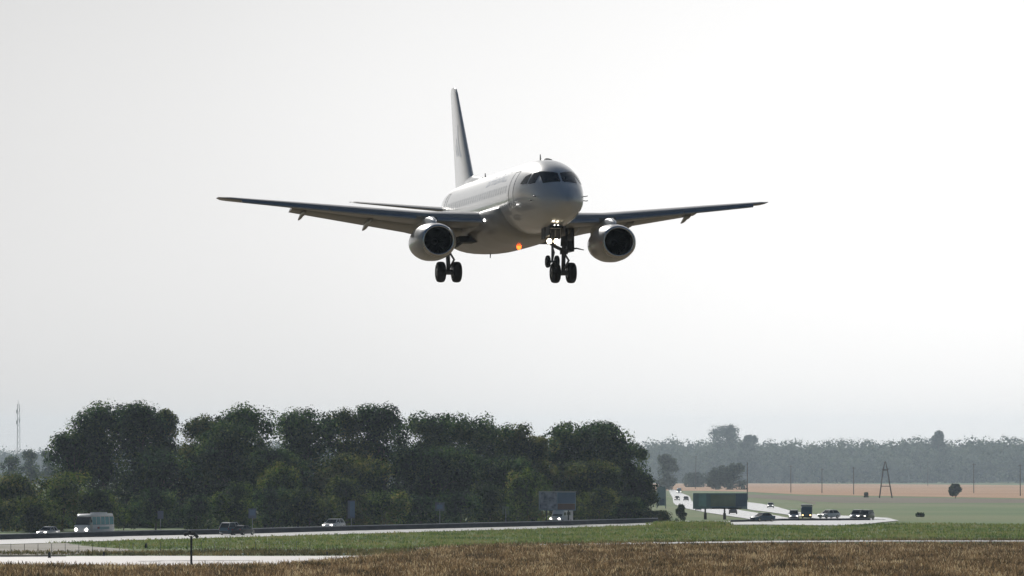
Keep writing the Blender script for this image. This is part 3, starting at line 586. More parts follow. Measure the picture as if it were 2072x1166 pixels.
# the far hazy wood: one mass
SK = [(-300, 903), (0, 908), (110, 908), (600, 890), (1270, 897), (1330, 888), (1375, 884), (1400, 893), (1430, 889), (1465, 884), (1500, 882), (1530, 895), (1570, 888), (1600, 893), (1640, 893), (1680, 888), (1720, 891), (1760, 890), (1800, 892), (1830, 884), (1870, 887), (1900, 881), (1930, 890), (1970, 885), (2010, 887), (2060, 884), (2400, 886)]
lob = []; 
for px in np.arange(-330, 2430, 12.0):
    for row in range(4):
        d = 8020 + row * 65 + rng.uniform(-25, 25); p = px + rng.uniform(-14, 14); top = np.interp(p, [s[0] for s in SK], [s[1] for s in SK])
        jit = rng.uniform(-4, 6) + (row == 0) * rng.uniform(14, 50) + (row == 1) * rng.uniform(6, 30) + (row == 2) * rng.uniform(0, 12)
        zt = H(top + jit, d); base = -39; hh = zt - base; r = rng.uniform(6.5, 13)
        lob.append((X(p, d), d, zt - r * .9, r, r * rng.uniform(.8, 1.15)))
        for q in range(2): z = base + hh * rng.uniform(.1, .7); lob.append((X(p, d) + rng.uniform(-4, 4), d - rng.uniform(0, 7), z, r * .95, max(r, hh * .25)))
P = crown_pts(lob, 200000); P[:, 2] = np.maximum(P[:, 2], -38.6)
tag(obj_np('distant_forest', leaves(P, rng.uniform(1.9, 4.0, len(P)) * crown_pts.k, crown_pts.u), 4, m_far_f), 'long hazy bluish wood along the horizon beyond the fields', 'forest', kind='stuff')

rd = MB(); RX = np.linspace(-330, 2430, 90)
for p in RX:
    top = H(np.interp(p, [s[0] for s in SK], [s[1] for s in SK]) + 15, 8340) + rng.uniform(-2, 2)
    for (dy, z) in ((0, -40), (10, top - 12), (30, top - 3), (60, top), (260, top - 8), (700, -40)): rd.v.append((X(p, 8300), 8300 + dy, z))
for i in range(len(RX) - 1):
    for k in range(5): a = i * 6 + k; rd.f.append((a, a + 1, a + 7, a + 6))
o = obj('hills', rd, ground_mat('wooded_hill', [(.01, .022, .013), (.02, .038, .018), (.03, .05, .02)], .05, .5), fix=False); o['kind'] = 'structure'

# ---------------------------------------------------------------- grass
def inside_px(px, py, poly):
    return np.interp(px, [p[0] for p in poly], [p[1] for p in poly]) < py
def tufts(n, d0, d1, cond, hmin, hmax, width, blades, lean=.35):
    out_ = []; d = rng.uniform(d0**2, d1**2, n)**.5; px = rng.uniform(-160, 2240, n); py = HY + F * (CAMH - np.interp(d, KD, KZ)) / d
    ok = cond(px, py); d, px = d[ok], px[ok]; x = (px - CX) / F * d; z = np.interp(d, KD, KZ); m = len(d)
    big = np.clip(rng.normal(.5, .28, m), 0, 1)
    for b in range(blades):
        h = hmin + (hmax - hmin) * np.clip(big + rng.normal(0, .2, m), 0, 1.3); a = rng.uniform(0, 6.283, m); ox, oy = rng.normal(0, .16, m), rng.normal(0, .16, m)
        lx, ly = rng.normal(0, lean, m) * h, rng.normal(0, lean, m) * h; wdx, wdy = np.cos(a) * width * rng.uniform(.5, 1.3, m), np.sin(a) * width * rng.uniform(.5, 1.3, m)
        bx, by = x + ox, d + oy
        out_.append(np.stack([np.stack([bx - wdx, by - wdy, z], 1), np.stack([bx + wdx, by + wdy, z], 1), np.stack([bx + lx + wdx * .35, by + ly, z + h], 1), np.stack([bx + lx - wdx * .35, by + ly, z + h * .96], 1)], 1))
    return np.concatenate(out_).reshape(-1, 3)
m_drygrass = foliage('dry_grass', [(.042, .034, .013), (.115, .073, .03), (.215, .137, .06), (.36, .245, .118), (.62, .51, .3)], trans=.42, clump=.16)
m_olivegrass = foliage('olive_grass', [(.05, .05, .015), (.1, .09, .03), (.16, .135, .05), (.26, .2, .085)], trans=.4, clump=.1)
m_green = foliage('green_grass', [(.06, .105, .022), (.11, .17, .036), (.165, .22, .052), (.22, .235, .07), (.25, .22, .09)], trans=.45, clump=.08)
V = tufts(66000, 690, 915, lambda a, b: inside_px(a, b, [(p[0], p[1] + .6) for p in FIELD_TOP]), .2, .72, .056, 4)
tag(obj_np('dry_grass', V, 4, m_drygrass), 'reddish brown dry grass filling the foreground field', 'grass', kind='stuff')
V = tufts(60000, 690, 930, lambda a, b: inside_px(a, b, FIELD_TOP) & ~inside_px(a, b, [(p[0], p[1] + 9) for p in FIELD_TOP]), .2, .5, .06, 4)
tag(obj_np('olive_grass', V, 4, m_olivegrass), 'olive grass fringe along the upper edge of the dry field', 'grass', kind='stuff')
VT = [(-400, 1122), (0, 1105), (120, 1099), (240, 1096), (480, 1089), (900, 1077.5), (1300, 1065), (1690, 1065.5), (1815, 1060), (2500, 1068)]
VB = [(-400, 1100), (0, 1101), (150, 1101), (180, 1106), (262, 1114), (264, 1125), (800, 1123), (850, 1111), (1000, 1105), (1560, 1095), (2500, 1094)]
V = tufts(46000, 880, 1150, lambda a, b: inside_px(a, b, VT) & ~inside_px(a, b, VB), .12, .42, .07, 3)
tag(obj_np('green_grass', V, 4, m_green), 'fresh green grass on the verge between the highway and the field', 'grass', kind='stuff')
EB = [(-400, 1117), (0, 1119), (262, 1119), (400, 1116), (800, 1114), (850, 1109), (1000, 1103), (1300, 1097.5), (2072, 1092), (2500, 1092)]
V = tufts(30000, 820, 960, lambda a, b: inside_px(a, b, EB) & ~inside_px(a, b, [(-400, 1126), (0, 1124), (262, 1125), (800, 1124.5), (850, 1111), (1000, 1106), (1560, 1096), (2500, 1095)]), .15, .5, .06, 4)
tag(obj_np('brown_grass', V, 4, m_olivegrass), 'brownish grass edge between the green verge and the pale apron', 'grass', kind='stuff')
# low rise of longer grass that hides a piece of the near carriageway
V = tufts(60000, 1080, 1150, lambda a, b: (rng.random(len(a)) < np.clip(np.minimum(a - 1300, 1490 - a) / 50, 0, 1)**2) & (b > 1060.5) & (b < 1071), .25, .62, .09, 4)
tag(obj_np('long_grass', V, 4, m_green), 'longer green grass hiding a stretch of the near carriageway', 'grass', kind='stuff')

# ---------------------------------------------------------------- vehicles (front towards -y)
PAINT = {k: mat(k + '_car_paint', c, rough=.28, coat=.8, var=.04) for k, c in {'white': (.82, .82, .83), 'silver': (.45, .47, .5), 'blue': (.03, .1, .17), 'black': (.02, .022, .028), 'grey': (.16, .17, .19), 'cream': (.62, .6, .54), 'teal': (.2, .42, .48), 'red': (.3, .05, .03)}.items()}
m_wind = mat('car_glass', (.02, .028, .035), rough=.07, var=.1)
m_teal = mat('sky_reflection_glass', (.12, .38, .45), rough=.08, var=.15, scale=.8)  # reflected sky painted into the side glass as teal
m_head = mat('headlight', (1, 1, .97), emit=(1, .96, .88), es=12)
m_headf = mat('far_headlight', (1, 1, .97), emit=(1, .96, .88), es=3.5)
m_headw = mat('warm_headlight', (1, .8, .5), emit=(1, .62, .25), es=5)
m_tail = mat('tail_light', (.4, .02, .02), rough=.3)
m_plast = mat('black_plastic', (.025, .025, .027), rough=.6)
def wheel(parent, x, y, r, wd=.2):
    w_ = obj('wheel', MB().lathe((x, y, r), [(-wd / 2, r * .6), (-wd / 2, r * .93), (-wd * .3, r), (wd * .3, r), (wd / 2, r * .93), (wd / 2, r * .6)], 'x', 18), m_rub, parent, smooth=True)
    obj('rim', MB().lathe((x, y, r), [(-wd * .45, .001), (-wd * .45, r * .62), (wd * .45, r * .62), (wd * .45, .001)], 'x', 14), m_lip, w_, smooth=40)
def sect(y, hw, z0, z1, e=.12, n=5):     # rounded body section
    P = []
    for cx, cz, a0 in ((hw - e, z1 - e, 0), (-hw + e, z1 - e, 90), (-hw + e, z0 + e, 180), (hw - e, z0 + e, 270)):
        for k in range(n): a = R(a0 + 90 * k / (n - 1)); P.append((cx + e * math.cos(a), y, cz + e * math.sin(a)))
    return P
def make_car(loc, head, paint, label, kind='hatch', lights=True, s=1.0, warm=False, far=False, roof=None):
    ang = math.atan2(head[0], -head[1]); o = empty('car', loc, ang, label, 'car', 'cars on the highway'); W = .87; Hh = {'hatch': 1.5, 'suv': 1.7, 'sedan': 1.45}[kind]; b = .92 if kind != 'suv' else 1.02
    body = [(-2.12, .62, .38, .62), (-2.05, .74, .26, .72), (-1.6, .84, .22, .8), (-.95, .87, .2, b), (.3, .87, .2, b + .02), (1.5, .86, .2, b + .05), (2.0, .8, .26, b + (.0 if kind != 'sedan' else .02)), (2.12, .7, .36, b - .15)]
    obj('body', MB().loft([sect(y, hw, z0, z1) for y, hw, z0, z1 in body]), PAINT[paint], o, smooth=50)
    ye = {'hatch': (1.35, 1.95), 'suv': (1.6, 2.05), 'sedan': (.95, 1.6)}[kind]
    gl = [(-1.0, .74, b), (-.25, .63, Hh - .05), (ye[0], .62, Hh - .06), (ye[1], .7, b)]
    gr = []
    obj('window_glass', MB().add([(x * hw, y, z) for y, hw, z in ((-1.02, .76, b - .03), (-.3, .62, Hh - .06), (ye[0], .61, Hh - .08), (ye[1], .7, b - .03)) for x in (-1, 1)],
        [(0, 1, 3, 2), (2, 3, 5, 4), (4, 5, 7, 6), (0, 2, 4, 6), (1, 7, 5, 3)]), m_wind, o)
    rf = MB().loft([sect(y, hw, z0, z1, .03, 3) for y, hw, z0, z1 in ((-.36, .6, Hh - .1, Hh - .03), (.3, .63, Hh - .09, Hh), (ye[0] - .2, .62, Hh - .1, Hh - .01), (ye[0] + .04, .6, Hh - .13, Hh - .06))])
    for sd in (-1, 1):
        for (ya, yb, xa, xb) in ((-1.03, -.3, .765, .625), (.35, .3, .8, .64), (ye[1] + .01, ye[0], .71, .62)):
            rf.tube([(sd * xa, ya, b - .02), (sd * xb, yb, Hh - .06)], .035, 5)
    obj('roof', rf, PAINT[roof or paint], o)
    for sd in (-1, 1):
        wheel(o, sd * .77, -1.32, .32); wheel(o, sd * .77, 1.3, .32)
        obj('headlight', MB().box((sd * .56, -2.06, .66), (.3, .1, .15)), (m_headw if warm else m_headf if far else m_head) if lights else m_lip, o)
        obj('tail_light', MB().box((sd * .64, 2.06, .8), (.2, .1, .2)), m_tail, o)
        obj('mirror', MB().box((sd * .95, -.75, b + .06), (.16, .1, .12)), PAINT[paint], o)
    obj('bumper', MB().box((0, -2.1, .42), (1.2, .12, .14)).box((0, 2.1, .42), (1.3, .12, .14)), m_plast, o)
    o.scale = (s, s, s); return o
def hd(a, b): v = np.array(b) - np.array(a); return v / np.hypot(*v)
def bar_pt(px, off):   # point off metres beyond the far edge of the near carriageway
    i = np.argmin(np.abs(CX + F * NF[:, 0] / NF[:, 1] - px)); p = NF[i] + np.array([-tn[i, 1], tn[i, 0]]) * off; t = (px - (CX + F * p[0] / p[1])) * p[1] / F / max(.2, tn[i, 0] - tn[i, 1] * p[0] / p[1])
    p = p + tn[i] * t; return (p[0], p[1], zg(p[1]) + .1), tn[i]
def far_car(px, off, paint, label, kind='hatch', **k):
    p, t = bar_pt(px, off); return make_car(p, (-t[0], -t[1]), paint, label, kind, **k)
far_car(99, 5.5, 'silver', 'silver car at far left, mostly hidden behind the crash barrier', 'sedan')
far_car(677, 6.0, 'white', 'white hatchback coming forward behind the barrier in the middle of the grove', 'hatch', s=1.12)
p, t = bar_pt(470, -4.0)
make_car(p, (t[0], t[1]), 'blue', 'dark blue hatchback with sun glare painted on its roof driving away on the near carriageway beside the signal mast', 'suv', lights=False, s=1.06, roof='white')  # white roof paint stands in for the sun highlight on blue
p, t = bar_pt(493, -5.8)
make_car((p[0], p[1] + 0, p[2]), (t[0], t[1]), 'black', 'black car close beside the dark blue hatchback', 'sedan', lights=False, s=.95)
# small bus
def make_bus(loc, head, label):
    o = empty('bus', loc, math.atan2(head[0], -head[1]), label, 'bus')
    Lb, W, Hb = 8.4, 1.2, 3.15
    obj('body', MB().loft([sect(y, hw, z0, z1, .16) for y, hw, z0, z1 in ((-3.85, 1.02, .45, 1.45), (-3.75, 1.14, .38, 1.6), (-3.3, W, .34, 1.62), (3.8, W, .34, 1.62), (4.2, 1.12, .45, 1.6))]), PAINT['white'], o, smooth=50)
    obj('roof', MB().loft([sect(y, hw, z0, z1, .12) for y, hw, z0, z1 in ((-3.15, 1.0, 2.72, 2.92), (-2.8, 1.12, 2.72, 3.12), (3.7, 1.12, 2.72, Hb), (4.02, 1.05, 2.7, 3.0))]).box((0, 1.6, 3.22), (1.5, 2.2, .2)), PAINT['white'], o, smooth=50)
    obj('windscreen', MB().add([(-1.1, -3.62, 1.6), (1.1, -3.62, 1.6), (1.0, -3.02, 2.76), (-1.0, -3.02, 2.76), (-1.1, -3.3, 1.6), (1.1, -3.3, 1.6), (1.0, -2.8, 2.76), (-1.0, -2.8, 2.76)], [(0, 1, 2, 3), (0, 4, 7, 3), (1, 5, 6, 2), (4, 5, 6, 7)]), m_wind, o)
    for sd in (-1, 1):
        for k in range(5):
            y0 = -2.72 + k * 1.34; obj('side_window', MB().add([(sd * (W - .03), y0, 1.64), (sd * (W - .03), y0 + 1.24, 1.64), (sd * (W - .09), y0 + 1.24, 2.7), (sd * (W - .09), y0, 2.7)], [(0, 1, 2, 3)]), m_teal if sd > 0 or k else m_wind, o)
        pm = MB()
        for k in range(6): y0 = -2.77 + k * 1.34; pm.tube([(sd * (W - .05), y0, 1.6), (sd * (W - .11), y0, 2.75)], .06, 5)
        obj('window_pillar', pm, PAINT['white'], o)
        obj('side_stripe', MB().box((sd * (W + .006), .6, 1.15), (.01, 3.8, .34)), PAINT['teal'], o)
        obj('side_marking', MB().box((sd * (W + .012), -.9, 1.18), (.01, .7, .3)), PAINT['red'], o)
        wheel(o, sd * 1.0, -2.3, .45, .28); wheel(o, sd * 1.0, 2.3, .45, .28)
        obj('headlight', MB().lathe((sd * .82, -3.86, .95), [(-.03, .001), (-.02, .2), (.06, .22)], 'y', 14), m_head, o)
        obj('mirror', MB().box((sd * 1.34, -3.3, 2.15), (.16, .12, .42)).tube([(sd * 1.1, -3.2, 2.6), (sd * 1.32, -3.3, 2.3)], .03, 5), m_plast, o)
    obj('rear_window', MB().add([(-.95, 4.13, 1.65), (.95, 4.13, 1.65), (.95, 4.0, 2.65), (-.95, 4.0, 2.65)], [(0, 1, 2, 3)]), m_wind, o)
    obj('side_door', MB().box((1.2, -3.1, 1.05), (.03, .75, 1.2)), PAINT['cream'], o)
    obj('bumper', MB().box((0, -3.86, .5), (2.1, .16, .26)), PAINT['grey'], o)
    return o
p, t = bar_pt(190, 3.4)
make_bus(p, (-t[0], -t[1]), 'small white bus with sky reflection painted teal on its side windows behind the crash barrier at left')
# van
def make_van(loc, head, label, paint='white', s=1.0, warm=False, boxy=False):
    o = empty('van' if not boxy else 'truck', loc, math.atan2(head[0], -head[1]), label, 'van' if not boxy else 'truck')
    P_ = PAINT[paint]
    if not boxy:
        obj('body', MB().loft([sect(y, hw, z0, z1, .14) for y, hw, z0, z1 in ((-2.5, .82, .4, 1.0), (-2.4, .93, .32, 1.12), (-1.6, .98, .3, 1.28), (-1.15, .98, .3, 2.0), (-.6, .97, .3, 2.42), (2.5, .96, .3, 2.45), (2.75, .92, .4, 2.35))]), P_, o, smooth=50)
        obj('windscreen', MB().add([(-.86, -1.66, 1.3), (.86, -1.66, 1.3), (.78, -.85, 2.2), (-.78, -.85, 2.2)], [(0, 1, 2, 3)]), m_wind, o)
        for sd in (-1, 1): obj('side_window', MB().box((sd * .985, -.7, 1.62), (.02, .8, .5)).box((sd * .985, .8, 1.65), (.02, 1.4, .5)), m_wind, o)
        yf, hwx = -2.46, .72
    else:
        obj('cargo_box', MB().loft([sect(y, 1.2, .9, 3.1, .05, 2) for y in (-1.2, 4.0)]), P_, o)
        obj('cab', MB().loft([sect(y, hw, z0, z1, .14) for y, hw, z0, z1 in ((-3.2, 1.05, .5, 1.5), (-3.1, 1.12, .45, 1.7), (-2.7, 1.14, .45, 2.55), (-1.35, 1.14, .45, 2.65))]), PAINT['blue'], o, smooth=50)
        obj('windscreen', MB().add([(-1.0, -3.12, 1.65), (1.0, -3.12, 1.65), (.95, -2.72, 2.4), (-.95, -2.72, 2.4)], [(0, 1, 2, 3)]), m_wind, o)
        obj('chassis', MB().box((0, .6, .75), (.9, 6.6, .25)), m_plast, o); yf, hwx = -3.2, .8
    for sd in (-1, 1):
        obj('headlight', MB().box((sd * hwx, yf, .85), (.28, .12, .2)), m_headw if warm else m_head, o)
        for yy in ((-1.7, 1.7) if not boxy else (-2.3, 2.6)): wheel(o, sd * .86, yy, .36 if not boxy else .48, .24)
    obj('bumper', MB().box((0, yf - .02, .5), (1.7, .14, .22)), m_plast, o); o.scale = (s, s, s); return o
p, t = bar_pt(1136, 7.0)
make_van(p, (-t[0], -t[1]), 'white van with dark windscreen behind the barrier, under the roadside billboard')
# traffic on the far bend
def road_car(px, py, head, paint, label, kind='hatch', **k): return make_car(G(px, py, .1), head, paint, label, kind, far=True, **k)
DN = (-.05, -1.0)
road_car(1606, 1053, DN, 'white', 'white car with bright headlights coming head on, left of the orange lit truck', 'suv')
make_van(G(1632, 1051.5, .1), DN, 'blue cabbed truck with orange glowing headlights on the far bend', 'cream', .82, True, True)
road_car(1677, 1050, (-.75, -.65), 'white', 'white hatchback on the far bend right of the orange lit truck', 'hatch')
road_car(1734, 1052.4, (-.3, -.95), 'silver', 'silver roofed car second from the right end of the far bend', 'suv')
road_car(1752, 1053.0, (-.4, -.9), 'black', 'black car at the right end of the far bend', 'suv')
road_car(1559, 1028.5, DN, 'silver', 'small silver car on the right branch of the far highway', 'hatch')
road_car(1483, 1041, (.05, 1), 'grey', 'dark car roof on the bright road behind the right billboard post', 'sedan', lights=False)
road_car(1543, 1056.5, (-.8, -.6), 'blue', 'dark blue car on the bright road just above the barrier', 'sedan', lights=False)
road_car(1370, 1013, DN, 'grey', 'tiny grey car far up the bright highway', 'sedan')
road_car(1388, 1013.5, DN, 'black', 'tiny black car far up the bright highway, right of the grey one', 'sedan', lights=False)
make_van(G(1374, 999, .1), DN, 'tiny white van far up the highway in front of the upright dark tree', 'white')
road_car(1413, 1033.5, (.05, 1), 'red', 'small red car on the highway left of the left billboard post', 'hatch', lights=False, s=.8)

# ---------------------------------------------------------------- crash barrier, boards, signs, poles
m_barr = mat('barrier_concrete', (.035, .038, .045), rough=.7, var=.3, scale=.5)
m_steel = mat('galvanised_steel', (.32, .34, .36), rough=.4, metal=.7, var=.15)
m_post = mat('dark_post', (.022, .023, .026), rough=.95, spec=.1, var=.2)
m_wood = mat('pole_wood', (.1, .085, .07), rough=.85, var=.25)
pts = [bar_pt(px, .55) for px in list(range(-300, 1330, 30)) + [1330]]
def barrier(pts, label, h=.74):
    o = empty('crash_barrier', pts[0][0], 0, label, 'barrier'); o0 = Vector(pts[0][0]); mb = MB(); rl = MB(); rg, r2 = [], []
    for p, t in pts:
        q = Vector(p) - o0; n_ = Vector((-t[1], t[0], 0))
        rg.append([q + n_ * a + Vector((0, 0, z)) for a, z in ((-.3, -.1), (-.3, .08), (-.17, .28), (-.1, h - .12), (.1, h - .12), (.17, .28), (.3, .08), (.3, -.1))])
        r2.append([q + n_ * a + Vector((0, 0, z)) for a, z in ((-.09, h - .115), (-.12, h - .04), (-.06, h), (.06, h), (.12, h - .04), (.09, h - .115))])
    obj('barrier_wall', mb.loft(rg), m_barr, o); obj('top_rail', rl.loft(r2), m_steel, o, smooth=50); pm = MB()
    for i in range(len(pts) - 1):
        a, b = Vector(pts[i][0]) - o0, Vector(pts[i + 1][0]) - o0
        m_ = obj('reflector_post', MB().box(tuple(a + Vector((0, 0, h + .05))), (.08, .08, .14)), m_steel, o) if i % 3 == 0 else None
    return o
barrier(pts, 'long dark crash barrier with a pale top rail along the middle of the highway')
bp = []
for px, py in ((1478, 1057.6), (1540, 1056.2), (1580, 1054.6), (1640, 1054.4), (1700, 1054.2), (1760, 1053.6)):
    q = G(px, py, .1); bp.append((q, (.97, .2)))
barrier(bp, 'short dark crash barrier at the foot of the traffic on the far bend', .34)

m_pan = {k: mat(k + '_sign_face', c, rough=.45, var=.12, scale=.7) for k, c in {'blue': (.1, .16, .26), 'paleblue': (.09, .11, .16), 'white': (.5, .52, .54), 'green': (.09, .13, .09), 'navy': (.24, .33, .41), 'brown': (.16, .09, .08), 'olive': (.32, .35, .29), 'cyan': (.32, .5, .56)}.items()}
# roadside billboard (its picture reads as pale grey mottling, a blue field and a brown corner)
d = 1118; b0 = empty('billboard', (X(1128, d), d, zg(d)), 0, 'roadside billboard with pale mottled left half, in front of the grove above the white van', 'billboard')
wB, zb, zt = 74 / F * d, H(1033, d) - zg(d), H(994.5, d) - zg(d)
obj('panel', MB().box((0, .12, (zb + zt) / 2), (wB, .2, zt - zb)), m_pan['navy'], b0)
pale = mat('mottled_print', (.05, .07, .12), rough=.5, var=.2, scale=1.3, c2=(.36, .38, .46))
hB = zt - zb
obj('poster', MB().box((-wB * .25, .01, zb + hB * .5), (wB * .46, .02, hB * .92)), pale, b0); obj('poster', MB().box((wB * .24, .01, zb + hB * .66), (wB * .48, .02, hB * .56)), m_pan['blue'], b0); obj('poster', MB().box((wB * .24, .01, zb + hB * .2), (wB * .48, .02, hB * .32)), m_pan['brown'], b0)
obj('frame', MB().box((0, .0, zt - .05), (wB + .15, .28, .16)).box((-wB / 2 - .02, .0, (zb + zt) / 2), (.12, .28, zt - zb - .1)), m_steel, b0)
for q in (-1, 1): obj('post', MB().box((q * wB * .3, .3, zb / 2 + .3), (.22, .2, zb + .6)), m_post, b0)
# long far billboard on two legs
d = 1235; z0 = zg(d); b1 = empty('billboard', (X(1457, d), d, z0), 0, 'long blue and olive billboard on two dark legs in front of the bright highway bend', 'billboard')
def bz(py): return H(py, d) - z0
def bx(px): return X(px, d) - X(1457, d)
obj('panel', MB().box(((bx(1402) + bx(1512)) / 2, .14, (bz(1030) + bz(998)) / 2), (bx(1512) - bx(1402), .24, bz(998) - bz(1030))), m_pan['navy'], b1)
for a, b_, m_, ta in ((1403, 1413, 'navy', 999), (1413.5, 1429, 'cyan', 999), (1430, 1437, 'navy', 999), (1437.5, 1488, 'olive', 1001), (1488.5, 1511, 'blue', 999)):
    obj('poster', MB().box(((bx(a) + bx(b_)) / 2, .01, (bz(1025) + bz(ta)) / 2), (bx(b_) - bx(a), .02, bz(ta) - bz(1025))), m_pan[m_], b1)
obj('catwalk', MB().box(((bx(1440) + bx(1500)) / 2, -.2, bz(1028.6)), (bx(1500) - bx(1440), .6, .22)), m_post, b1)
for px in (1427, 1466): obj('leg', MB().box((bx(px), .34, bz(1026) / 2 - .1), (.3, .14, bz(1026) + .2)).box((bx(px), .3, .5), (.5, .2, 1.2)), m_wood, b1)
# sign pylon
d = 1900; z0 = zg(d); sp = empty('sign_pylon', (X(1338, d), d, z0), 0, 'tall narrow blue sign pylon with white edges right of the grove', 'sign')
hP = H(985, d) - z0
obj('panel', MB().box((0, 0, hP * .56), (2.1, .4, hP * .86)), m_pan['navy'], sp); obj('panel', MB().box((.2, -.22, hP * .3), (1.3, .03, hP * .3)), m_pan['blue'], sp)
for q in (-1, 1): obj('edge_strip', MB().box((q * 1.17, 0, hP * .5), (.24, .44, hP)), m_pan['white'], sp)
# road signs along the far shoulder
def road_sign(px, ty, by, wpx, d, faces, label):
    z0 = zg(d); o = empty('road_sign', (X(px, d), d, z0), 0, label, 'sign', 'road signs along the grove'); ww = wpx / F * d; zb_, zt_ = H(by, d) - z0, H(ty, d) - z0
    for (xa, xb, za, zb2, m_, dy) in faces:
        obj('panel', MB().box((ww * (xa + xb - 1) / 2, dy, zb_ + (zt_ - zb_) * (za + zb2) / 2), (ww * (xb - xa), .05, (zt_ - zb_) * (zb2 - za))), m_pan[m_], o)
    obj('post', MB().tube([(0, .08, 0), (0, .08, zt_)], .05, 6), m_steel, o); return o
road_sign(511, 1029, 1049, 16, 1032, [(0, 1, 0, 1, 'paleblue', 0), (.15, .85, .3, .85, 'blue', -.03)], 'small square blue road sign at the left, between the signal mast and the blue car')
road_sign(711, 1013, 1049, 15, 1060, [(0, 1, 0, 1, 'paleblue', 0), (.3, .95, .1, .95, 'blue', -.03)], 'tall narrow blue panel sign right of the white hatchback')
road_sign(890, 1017, 1034, 19, 1085, [(0, .48, 0, 1, 'paleblue', 0), (.52, 1, 0, 1, 'paleblue', 0), (.2, .8, .25, .75, 'blue', -.03)], 'pale square double road sign below the middle of the grove')
road_sign(1023.5, 1025, 1042, 14, 1100, [(0, .25, 0, 1, 'green', 0), (.75, 1, 0, 1, 'green', 0), (.25, .75, .75, 1, 'green', 0)], 'thin framed road sign left of the roadside billboard')
road_sign(325, 1034, 1050, 12, 1022, [(0, 1, 0, 1, 'paleblue', 0)], 'faint pale panel sign between the small bus and the signal mast')

# dark signal mast in the foreground
d = D(1152.5); sm = empty('signal_mast', (X(387.5, d), d, zg(d)), 0, 'dark signal mast with a crossbar of lamps standing at the edge of the pale apron', 'mast')
u = d / F
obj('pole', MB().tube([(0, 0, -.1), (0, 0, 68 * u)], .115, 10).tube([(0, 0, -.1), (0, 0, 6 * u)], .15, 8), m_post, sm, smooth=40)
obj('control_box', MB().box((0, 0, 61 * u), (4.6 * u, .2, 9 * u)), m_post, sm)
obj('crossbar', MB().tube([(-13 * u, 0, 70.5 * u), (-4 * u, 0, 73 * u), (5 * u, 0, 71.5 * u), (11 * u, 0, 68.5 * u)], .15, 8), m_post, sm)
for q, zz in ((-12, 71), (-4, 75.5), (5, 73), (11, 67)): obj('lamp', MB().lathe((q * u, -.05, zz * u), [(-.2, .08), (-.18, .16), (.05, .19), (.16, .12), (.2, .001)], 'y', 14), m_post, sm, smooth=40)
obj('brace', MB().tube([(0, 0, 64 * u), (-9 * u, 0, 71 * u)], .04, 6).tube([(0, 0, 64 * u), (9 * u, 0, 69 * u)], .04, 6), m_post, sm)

# small runway markers and low boxes
m_mk = mat('white_marker_paint', (.8, .8, .76), rough=.4, var=.05)
def marker(px, py, label, hpx=5):
    d = D(py); u = d / F; o = empty('runway_marker', (X(px, d), d, zg(d)), 0, label, 'marker', 'small white markers beside the apron')
    obj('head', MB().lathe((0, 0, (hpx - 1.6) * u), [(-1.9 * u, .3 * u), (-1.6 * u, 1.7 * u), (0, 2.1 * u), (1.4 * u, 1.4 * u), (1.9 * u, .001)], 'z', 12), m_mk, o, smooth=40); obj('stem', MB().tube([(0, 0, -.05), (0, 0, (hpx - 2) * u)], .04, 6), m_mk, o)
marker(48.5, 1160, 'white round marker in the dry grass at the lower left corner'); marker(357.5, 1112, 'white round marker on the green verge left of the signal mast')
marker(491.5, 1124.5, 'white round marker on the apron edge below the black car'); marker(696, 1124.5, 'white round marker on the apron edge below the tall blue panel sign')
marker(813, 1126.5, 'white round marker where the apron tapers into the dry field'); marker(1454, 1121, 'white speck marker in the dry field below the long far billboard', 3.5); marker(1957, 1122, 'white speck marker in the dry field at the right', 4)
def edge_box(px, py, wpx, hpx, label):
    d = D(py); u = d / F; o = empty('apron_light', (X(px, d), d, zg(d)), 0, label, 'light', 'dark low lights beside the apron')
    obj('housing', MB().loft([[(a * wpx * u / 2 * k, b * wpx * u / 2 * k, z * hpx * u) for a, b in ((-1, -1), (1, -1), (1, 1), (-1, 1))] for z, k in ((-.1, .9), (.15, 1), (.5, .75), (.8, .9), (1, .45))]), m_post, o); obj('cap', MB().lathe((0, 0, hpx * u), [(-.1, wpx * u * .3), (.05, wpx * u * .25), (.1, .001)], 'z', 10), m_post, o)
edge_box(100.5, 1130.5, 6, 13, 'tallest dark low light, at the end of the black ditch line'); edge_box(210.5, 1126.5, 5.5, 9, 'dark low light on the far apron edge below the bus')
edge_box(162, 1149, 4.5, 7, 'dark low light on the near apron edge at left'); edge_box(296, 1110, 6, 10, 'dark low light on the green verge left of the signal mast'); edge_box(662, 1124, 4.5, 7, 'small dark low light on the apron edge below the white hatchback')

# thin perimeter fence on the verge
m_wire = mat('fence_wire', (.16, .17, .15), rough=.6, var=.2)
fe = empty('wire_fence', G(-60, 1123), 0, 'thin wire fence with slim posts along the verge at left', 'fence'); f0 = Vector(fe.location); pr = None; wires = MB()
for i, px in enumerate(np.arange(-60, 640, 27.5)):
    q = Vector(G(px, 1121.5 - max(0, px - 130) * .012)) - f0
    obj('post', MB().tube([q, q + Vector((0, 0, 1.25))], .035, 5), m_wire, fe)
    if pr is not None:
        for z in (.25, .5, .75, 1.0, 1.22): wires.tube([pr + Vector((0, 0, z)), q + Vector((0, 0, z))], .007, 3, False)
    pr = q
obj('wire', wires, m_wire, fe)

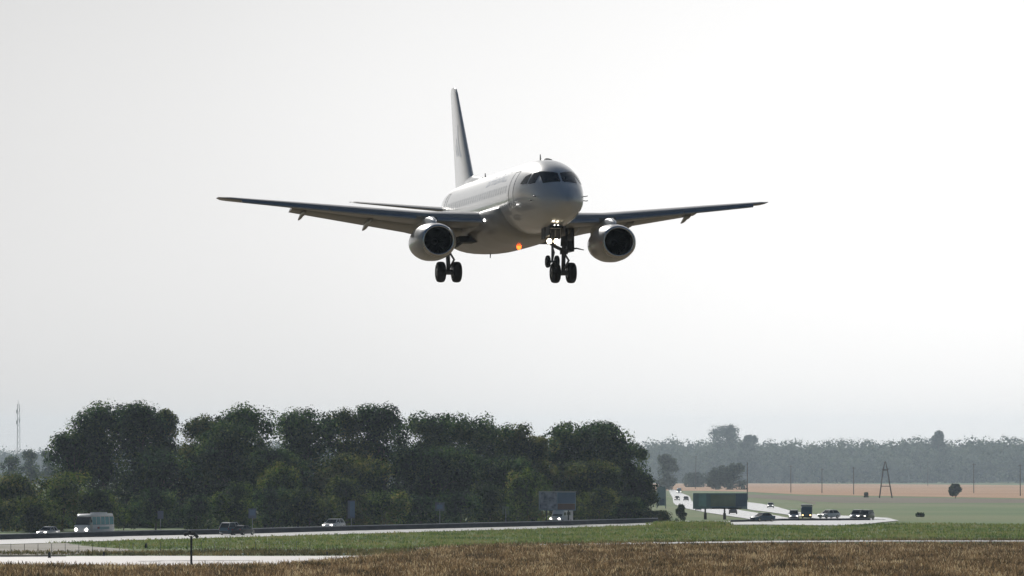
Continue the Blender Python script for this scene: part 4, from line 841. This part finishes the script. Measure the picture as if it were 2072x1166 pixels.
# power poles and towers across the far fields
def pole(px, ty, by, d, label, arm=1.6, slant=0.0, grp='power poles across the far fields'):
    z0 = zg(d); h = H(ty, d) - z0; o = empty('power_pole', (X(px, d), d, z0), 0, label, 'pole', grp)
    obj('shaft', MB().tube([(0, 0, -.2), (slant * h, 0, h)], [.2, .13], 8), m_wood, o)
    if arm: obj('crossarm', MB().box((slant * h, -.12, h - .5), (arm, .14, .16)), m_wood, o); [obj('insulator', MB().lathe((slant * h + q * arm * .43, -.12, h - .4), [(0, .05), (.08, .09), (.25, .05), (.27, .001)], 'z', 8), m_steel, o) for q in (-1, 1)]
    return o
pole(1407, 922, 990, D(990), 'leaning double power pole left of the long billboard', 1.6, .02)
pole(1512, 936, 1012, D(1012), 'thick dark power pole standing behind the right end of the long billboard', 0)
pole(1600, 942, 997, D(997), 'power pole right of the dark clump of trees, before the orange field', 1.6)
pole(1663, 948, 998, D(998), 'faint power pole midway between the clump and the A-frame tower', 1.6)
pole(1727, 945, 1001, D(1001), 'power pole with dark base just left of the A-frame tower', 1.6)
pole(1877, 934, 984, D(984), 'faintest power pole, between the A-frame tower and the lone round tree', 1.6)
pole(1970, 938, 998, D(998), 'power pole right of the lone round tree', 1.8)
pole(2064, 940, 1004, D(1004), 'power pole at the right edge of the picture', 1.8)
d = D(1008); z0 = zg(d); u = d / F; tw = empty('power_tower', (X(1791, d), d, z0), 0, 'A-frame power tower standing before the orange field at right', 'tower')
for q, xb in ((-1, -12), (1, 14)):
    obj('leg', MB().tube([(xb * u, 0, -.3), (q * 4.5 * u, 0, 56 * u), (q * .8 * u, 0, 73 * u)], [.24, .2, .17], 8), m_wood, tw)
obj('tie_bar', MB().box((.5 * u, -.15, 24 * u), (17 * u, .2, .26)), m_wood, tw); obj('tie_bar', MB().box((0, -.15, 56 * u), (10 * u, .2, .26)), m_wood, tw)
obj('crossarm', MB().box((0, -.2, 58 * u), (13 * u, .22, .26)), m_wood, tw)
obj('peak', MB().box((0, 0, 73.5 * u), (1.9 * u, .3, 2.4 * u)), m_wood, tw)
# tall radio mast far at the left
d = 4600; z0 = zg(d); u = d / F; rm = empty('radio_mast', (X(37, d), d, z0), 0, 'tall thin lattice radio mast fading in the haze at the far left', 'mast')
hm = H(818, d) - z0; lt = MB()
for a in (0, 2.094, 4.189): lt.tube([(1.5 * math.cos(a), 1.5 * math.sin(a), 0), (.9 * math.cos(a), .9 * math.sin(a), hm)], .13, 5)
for k in range(14):
    za, zb_ = hm * k / 14, hm * (k + 1) / 14; ra, rb = 1.5 - .6 * k / 14, 1.5 - .6 * (k + 1) / 14
    for j in range(3): a, b_ = 2.094 * j, 2.094 * (j + 1); lt.tube([(ra * math.cos(a), ra * math.sin(a), za), (rb * math.cos(b_), rb * math.sin(b_), zb_)], .08, 4)
obj('lattice', lt, m_steel, rm); obj('antenna', MB().tube([(0, 0, hm - .5), (0, 0, hm + 2.5)], .12, 5), m_steel, rm)
for zz in (.93, .8): obj('antenna_panel', MB().box((.9, -1.0, hm * zz), (.5, .3, 2.4)).box((-.9, -1.0, hm * zz - 1), (.5, .3, 2.4)), m_steel, rm)

# ---------------------------------------------------------------- the hazy air
hz = bpy.data.materials.new('hazy_air'); hz.use_nodes = True; t = hz.node_tree; t.nodes.clear()
o_ = t.nodes.new('ShaderNodeOutputMaterial'); pv = t.nodes.new('ShaderNodeVolumePrincipled')
pv.inputs['Color'].default_value = (.74, .88, 1.0, 1); pv.inputs['Density'].default_value = HAZE; pv.inputs['Anisotropy'].default_value = .3
t.links.new(pv.outputs[0], o_.inputs['Volume'])
ho = obj('haze', MB().box((0, 4900, 0), (3900, 12400, 84)), hz, fix=False); ho['kind'] = 'stuff'
